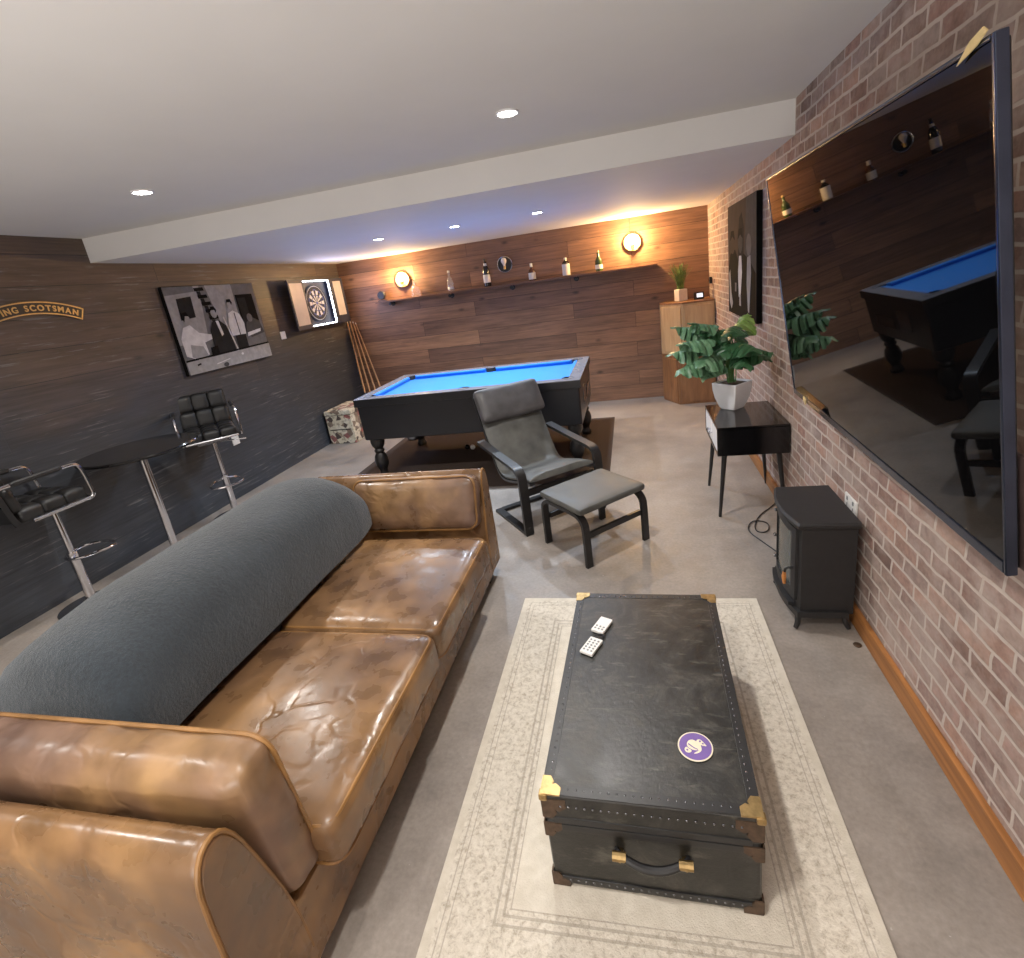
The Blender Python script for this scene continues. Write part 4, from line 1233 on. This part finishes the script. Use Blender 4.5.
# ------------------------------------------------------------------ corner cabinet and its things
def corner_cabinet(name, label, plan, z0, z1, mat, mtop, topz):
    cx = sum(p[0] for p in plan)/len(plan); cy = sum(p[1] for p in plan)/len(plan)
    t = thing(name, label, 'cabinet', (cx, cy, z0))
    P = lambda n, mb, m_, par=t: obj(n, mb, m_, par, 30, True)
    P('carcass', MB().loft([[Vector((a, b, z)) for a, b in plan] for z in (z0, z1-.02)]), mat)
    k = 1.03
    P('top_board', MB().loft([[Vector((cx+(a-cx)*s, cy+(b-cy)*s, z)) if (b < 6.7 and a < .88) else Vector((a, b, z)) for a, b in plan] for z, s in ((z1-.02, k), (z1, k))]), mtop)
    # door on the angled face and on the front
    A, B, C_ = Vector((*plan[1], 0)), Vector((*plan[2], 0)), Vector((*plan[3], 0))
    for (p, q, nm) in ((A, B, 'door'), (B, C_, 'door')):
        d = (q-p); L = d.length; d.normalize(); nr = Vector((d.y, -d.x, 0))
        f = lambda u, v, o_: p+d*u+nr*o_+Vector((0, 0, v))
        m0 = .022
        dd = P(nm, MB().loft([[f(u, v, .0005) for u, v in ((m0, z0+.03), (L-m0, z0+.03), (L-m0, z1-.045), (m0, z1-.045))], [f(u, v, .012) for u, v in ((m0+.002, z0+.032), (L-m0-.002, z0+.032), (L-m0-.002, z1-.047), (m0+.002, z1-.047))]]), mat)
    return t
corner_cabinet('corner_cabinet', 'dark wooden lower corner cabinet standing on the floor', [(.30, 6.825), (.30, 6.66), (.465, 6.345), (.885, 6.345), (.885, 6.825)], .001, .60, 'cabinet_dark', 'cabinet_dark', .6)
corner_cabinet('corner_cabinet', 'pale wooden upper corner cabinet stacked on the dark one', [(.30, 6.825), (.30, 6.63), (.535, 6.36), (.89, 6.36), (.89, 6.825)], .602, 1.215, 'cabinet_ply', 'cabinet_dark', 1.215)
ZC = 1.216
t = thing('grass_pot', 'spiky green grass plant in a pale pot on the corner cabinet', 'plant', (.545, 6.60, ZC))
obj('pot', MB().box((0, 0, .065), (.125, .125, .13), .012, Euler((0, 0, radians(25)))), 'pot_pale', t) if 'pot_pale' in MT else None
simple('pot_pale', srgb(212, 200, 186), .6, var=.12, scale=14)
obj('pot', MB().box((0, 0, .07), (.115, .115, .138), .012, Euler((0, 0, radians(25)))), 'pot_pale', t)
mb = MB()
for i in range(90):
    a = random.uniform(0, 2*pi); L = random.uniform(.16, .30); sp = random.uniform(.01, .13)
    b0 = Vector((random.uniform(-.035, .035), random.uniform(-.035, .035), .138))
    e = b0+Vector((cos(a)*sp, sin(a)*sp, L)); md = b0.lerp(e, .5)-Vector((cos(a), sin(a), 0))*sp*.2
    mb.ribbon([b0, md, e], (-sin(a), cos(a), .01), .006, .0015)
obj('grass_blades', mb, 'grass_blade', t, 0)
t = thing('digital_clock', 'small digital clock with a pale glowing face on the corner cabinet', 'clock', (.745, 6.55, ZC), radians(12))
obj('case', MB().box((0, .0, .042), (.115, .05, .082), .012, Euler((radians(-14), 0, 0))), 'black_plastic', t)
obj('display', MB().box((0, -.031, .048), (.07, .004, .045), .002, Euler((radians(-14), 0, 0))), 'clock_glow', t)

# ------------------------------------------------------------------ back wall shelf, brackets, bottles, sconces
SX0, SX1, SZ = -3.45, .30, 1.682
t = thing('wall_shelf', 'long thin wooden shelf across the far plank wall', 'shelf', ((SX0+SX1)/2, YB, SZ))
obj('board', MB().box(((SX0+SX1)/2, YB-.08, SZ-.013), (SX1-SX0, .155, .024), .003), 'shelf_wood', t, 30, True)
for x in (-3.26, -2.39, -1.54, -.70):
    obj('bracket', MB().lathe([(.034, -.001), (.034, -.008), (.016, -.012), (.016, -.09), (.02, -.092), (.02, -.104), (0, -.106)], (x, YB, SZ-.05), 18, 'y').tube([(x, YB-.09, SZ-.05), (x, YB-.09, SZ-.026)], .013, 10), 'black_satin', t, 40, True)

def bottle(name, label, x, prof, mat, lab=None, cap=None, cat='bottle', neckl=None, capm='label_white', y=None):
    t = thing(name, label, cat, (x, YB-.085, SZ), 0, 'bottles on the long shelf')
    obj('glass', MB().lathe(prof, seg=24), mat, t, 50)
    if lab: obj('paper_label', MB().lathe([(lab[2], lab[0]), (lab[2]+.0012, lab[0]+.001), (lab[2]+.0012, lab[1]-.001), (lab[2], lab[1])], seg=24, cap=False), 'label_white', t, 50)
    if neckl: obj('neck_label', MB().lathe([(neckl[2], neckl[0]), (neckl[2]+.0015, neckl[0]+.001), (neckl[2]*.8+.0015, neckl[1])], seg=20, cap=False), 'label_white', t, 50)
    if cap: obj('cap', MB().lathe([(cap[2], cap[0]), (cap[2], cap[1]-.003), (cap[2]*.8, cap[1]), (0, cap[1])], seg=18), capm, t, 50)
bottle('decanter', 'squat clear glass decanter at the left of the shelf', -2.86, [(0, .001), (.058, .002), (.062, .02), (.06, .10), (.045, .125), (.018, .14), (.016, .165), (.022, .17), (0, .17)], 'clear_glass', None, (.168, .205, .02), 'decanter', None, 'clear_glass')
bottle('glass_bottle', 'slim clear bottle second from the left on the shelf', -2.36, [(0, .001), (.036, .002), (.039, .01), (.039, .13), (.03, .165), (.015, .19), (.014, .245), (0, .245)], 'clear_glass', (.03, .065, .0395), (.243, .268, .016))
bottle('wine_bottle', 'tall dark bottle with two white labels on the shelf', -1.85, [(0, .001), (.041, .002), (.045, .012), (.045, .20), (.036, .235), (.017, .27), (.015, .335), (0, .335)], 'glass_dark', (.05, .15, .0455), (.315, .345, .0165), 'bottle', (.25, .29, .022), 'black_satin')
bottle('spirit_bottle', 'small brown bottle with a pale label and cap on the shelf', -1.25, [(0, .001), (.042, .002), (.045, .01), (.045, .10), (.034, .13), (.016, .145), (.015, .17), (0, .17)], 'glass_brown', (.015, .095, .0455), (.165, .21, .018))
bottle('spirit_bottle', 'bottle with a large white label and white cap on the shelf', -.81, [(0, .001), (.045, .002), (.048, .01), (.048, .145), (.034, .17), (.017, .18), (.016, .195), (0, .195)], 'glass_dark', (.006, .142, .0485), (.193, .218, .018))
bottle('spirit_bottle', 'olive green bottle nearest the right end of the shelf', -.40, [(0, .001), (.042, .002), (.045, .01), (.045, .12), (.03, .155), (.016, .175), (.015, .225), (0, .225)], 'glass_green', (.03, .08, .0455), (.222, .243, .016), 'bottle', None, 'brass')
t = thing('round_ornament', 'small round black ornament on a foot at the left end of the shelf', 'ornament', (-3.37, YB-.085, SZ))
obj('disc', MB().lathe([(0, -.022), (.05, -.022), (.058, -.012), (.058, .012), (.05, .022), (0, .022)], (0, 0, .075), 28, 'y'), 'black_satin', t)
obj('foot', MB().box((0, 0, .008), (.11, .05, .014), .004), 'black_satin', t)

def sconce(x, z, label, lit):
    t = thing('wall_sconce', label, 'lamp', (x, YB, z), 0, 'round wall sconces on the plank wall')
    obj('back_dish', MB().lathe([(0, -.001), (.085, -.001), (.092, -.01), (.096, -.03), (.09, -.032), (.08, -.014), (0, -.012)], (0, 0, 0), 36, 'y'), 'dish_lit_pale' if lit else 'black_satin', t)
    obj('rim', MB().tube([(.097*cos(2*pi*k/36), -.032, .097*sin(2*pi*k/36)) for k in range(36)], .0055, 8, True), 'brass' if lit else 'chrome', t)
    obj('holder', MB().tube(smooth_path([(0, -.013, -.02), (0, -.05, -.03), (0, -.07, -.045)], 1), .008, 8).lathe([(.014, -.06), (.017, -.05), (.015, -.02), (0, -.02)], (0, -.072, 0), 16), 'brass', t)
    obj('bulb', MB().lathe([(.0, -.022), (.012, -.02), (.018, 0), (.034, .03), (.037, .05), (.03, .072), (.014, .083), (0, .085)], (0, -.072, 0), 20), 'bulb_glow' if lit else 'bulb_off', t, 60)
    if lit: light('sconce_lamp', 'POINT', (0, -.125, .035), lit, (1, .60, .25), t, shadow_soft_size=.03)
simple('dish_lit_pale', srgb(230, 200, 140), .4, .3, var=.1)  # dish colour paled on lit sconces only, so the bulb's glare is painted in
simple('bulb_off', srgb(226, 220, 212), .1, var=.03)
sconce(-3.05, 1.925, 'lit round wall sconce near the left end of the shelf', 32)
sconce(-1.60, 1.925, 'unlit round wall sconce above the middle of the shelf', 0)
sconce(.02, 1.965, 'bright lit wall sconce at the right end of the shelf', 62)

# ------------------------------------------------------------------ world, camera
W = bpy.data.worlds.new('World'); S.world = W; W.use_nodes = True
W.node_tree.nodes['Background'].inputs[0].default_value = (.5, .52, .55, 1)
W.node_tree.nodes['Background'].inputs[1].default_value = .3

CAM = {'H': 1.701, 'pitch': -17.046, 'yaw': -13.761, 'roll': -7.872, 'f': 511.125, 'cx': 523.836, 'cy': 438.357}
a, b, c = radians(CAM['pitch']), radians(CAM['yaw']), radians(CAM['roll'])
fw = Vector((sin(b)*cos(a), cos(b)*cos(a), sin(a)))
r0 = Vector((cos(b), -sin(b), 0)); u0 = r0.cross(fw)
rt = r0*cos(c)+u0*sin(c); up = -r0*sin(c)+u0*cos(c)
cd = bpy.data.cameras.new('camera'); cam = bpy.data.objects.new('camera', cd); COL.objects.link(cam)
cam.matrix_world = Matrix(((rt.x, up.x, -fw.x, 0), (rt.y, up.y, -fw.y, 0), (rt.z, up.z, -fw.z, CAM['H']), (0, 0, 0, 1)))
cd.sensor_fit = 'HORIZONTAL'; cd.sensor_width = 36; cd.lens = CAM['f']/1024*36
cd.shift_x = (512-CAM['cx'])/1024; cd.shift_y = (CAM['cy']-479)/1024
cd.clip_start = .02
S.camera = cam
S.view_settings.view_transform = 'Standard'
S.view_settings.look = 'None'
S.view_settings.exposure = .12
S.view_settings.gamma = 1.07
S.cycles.use_denoising = True
S.cycles.max_bounces = 8
S.cycles.sample_clamp_indirect = 6
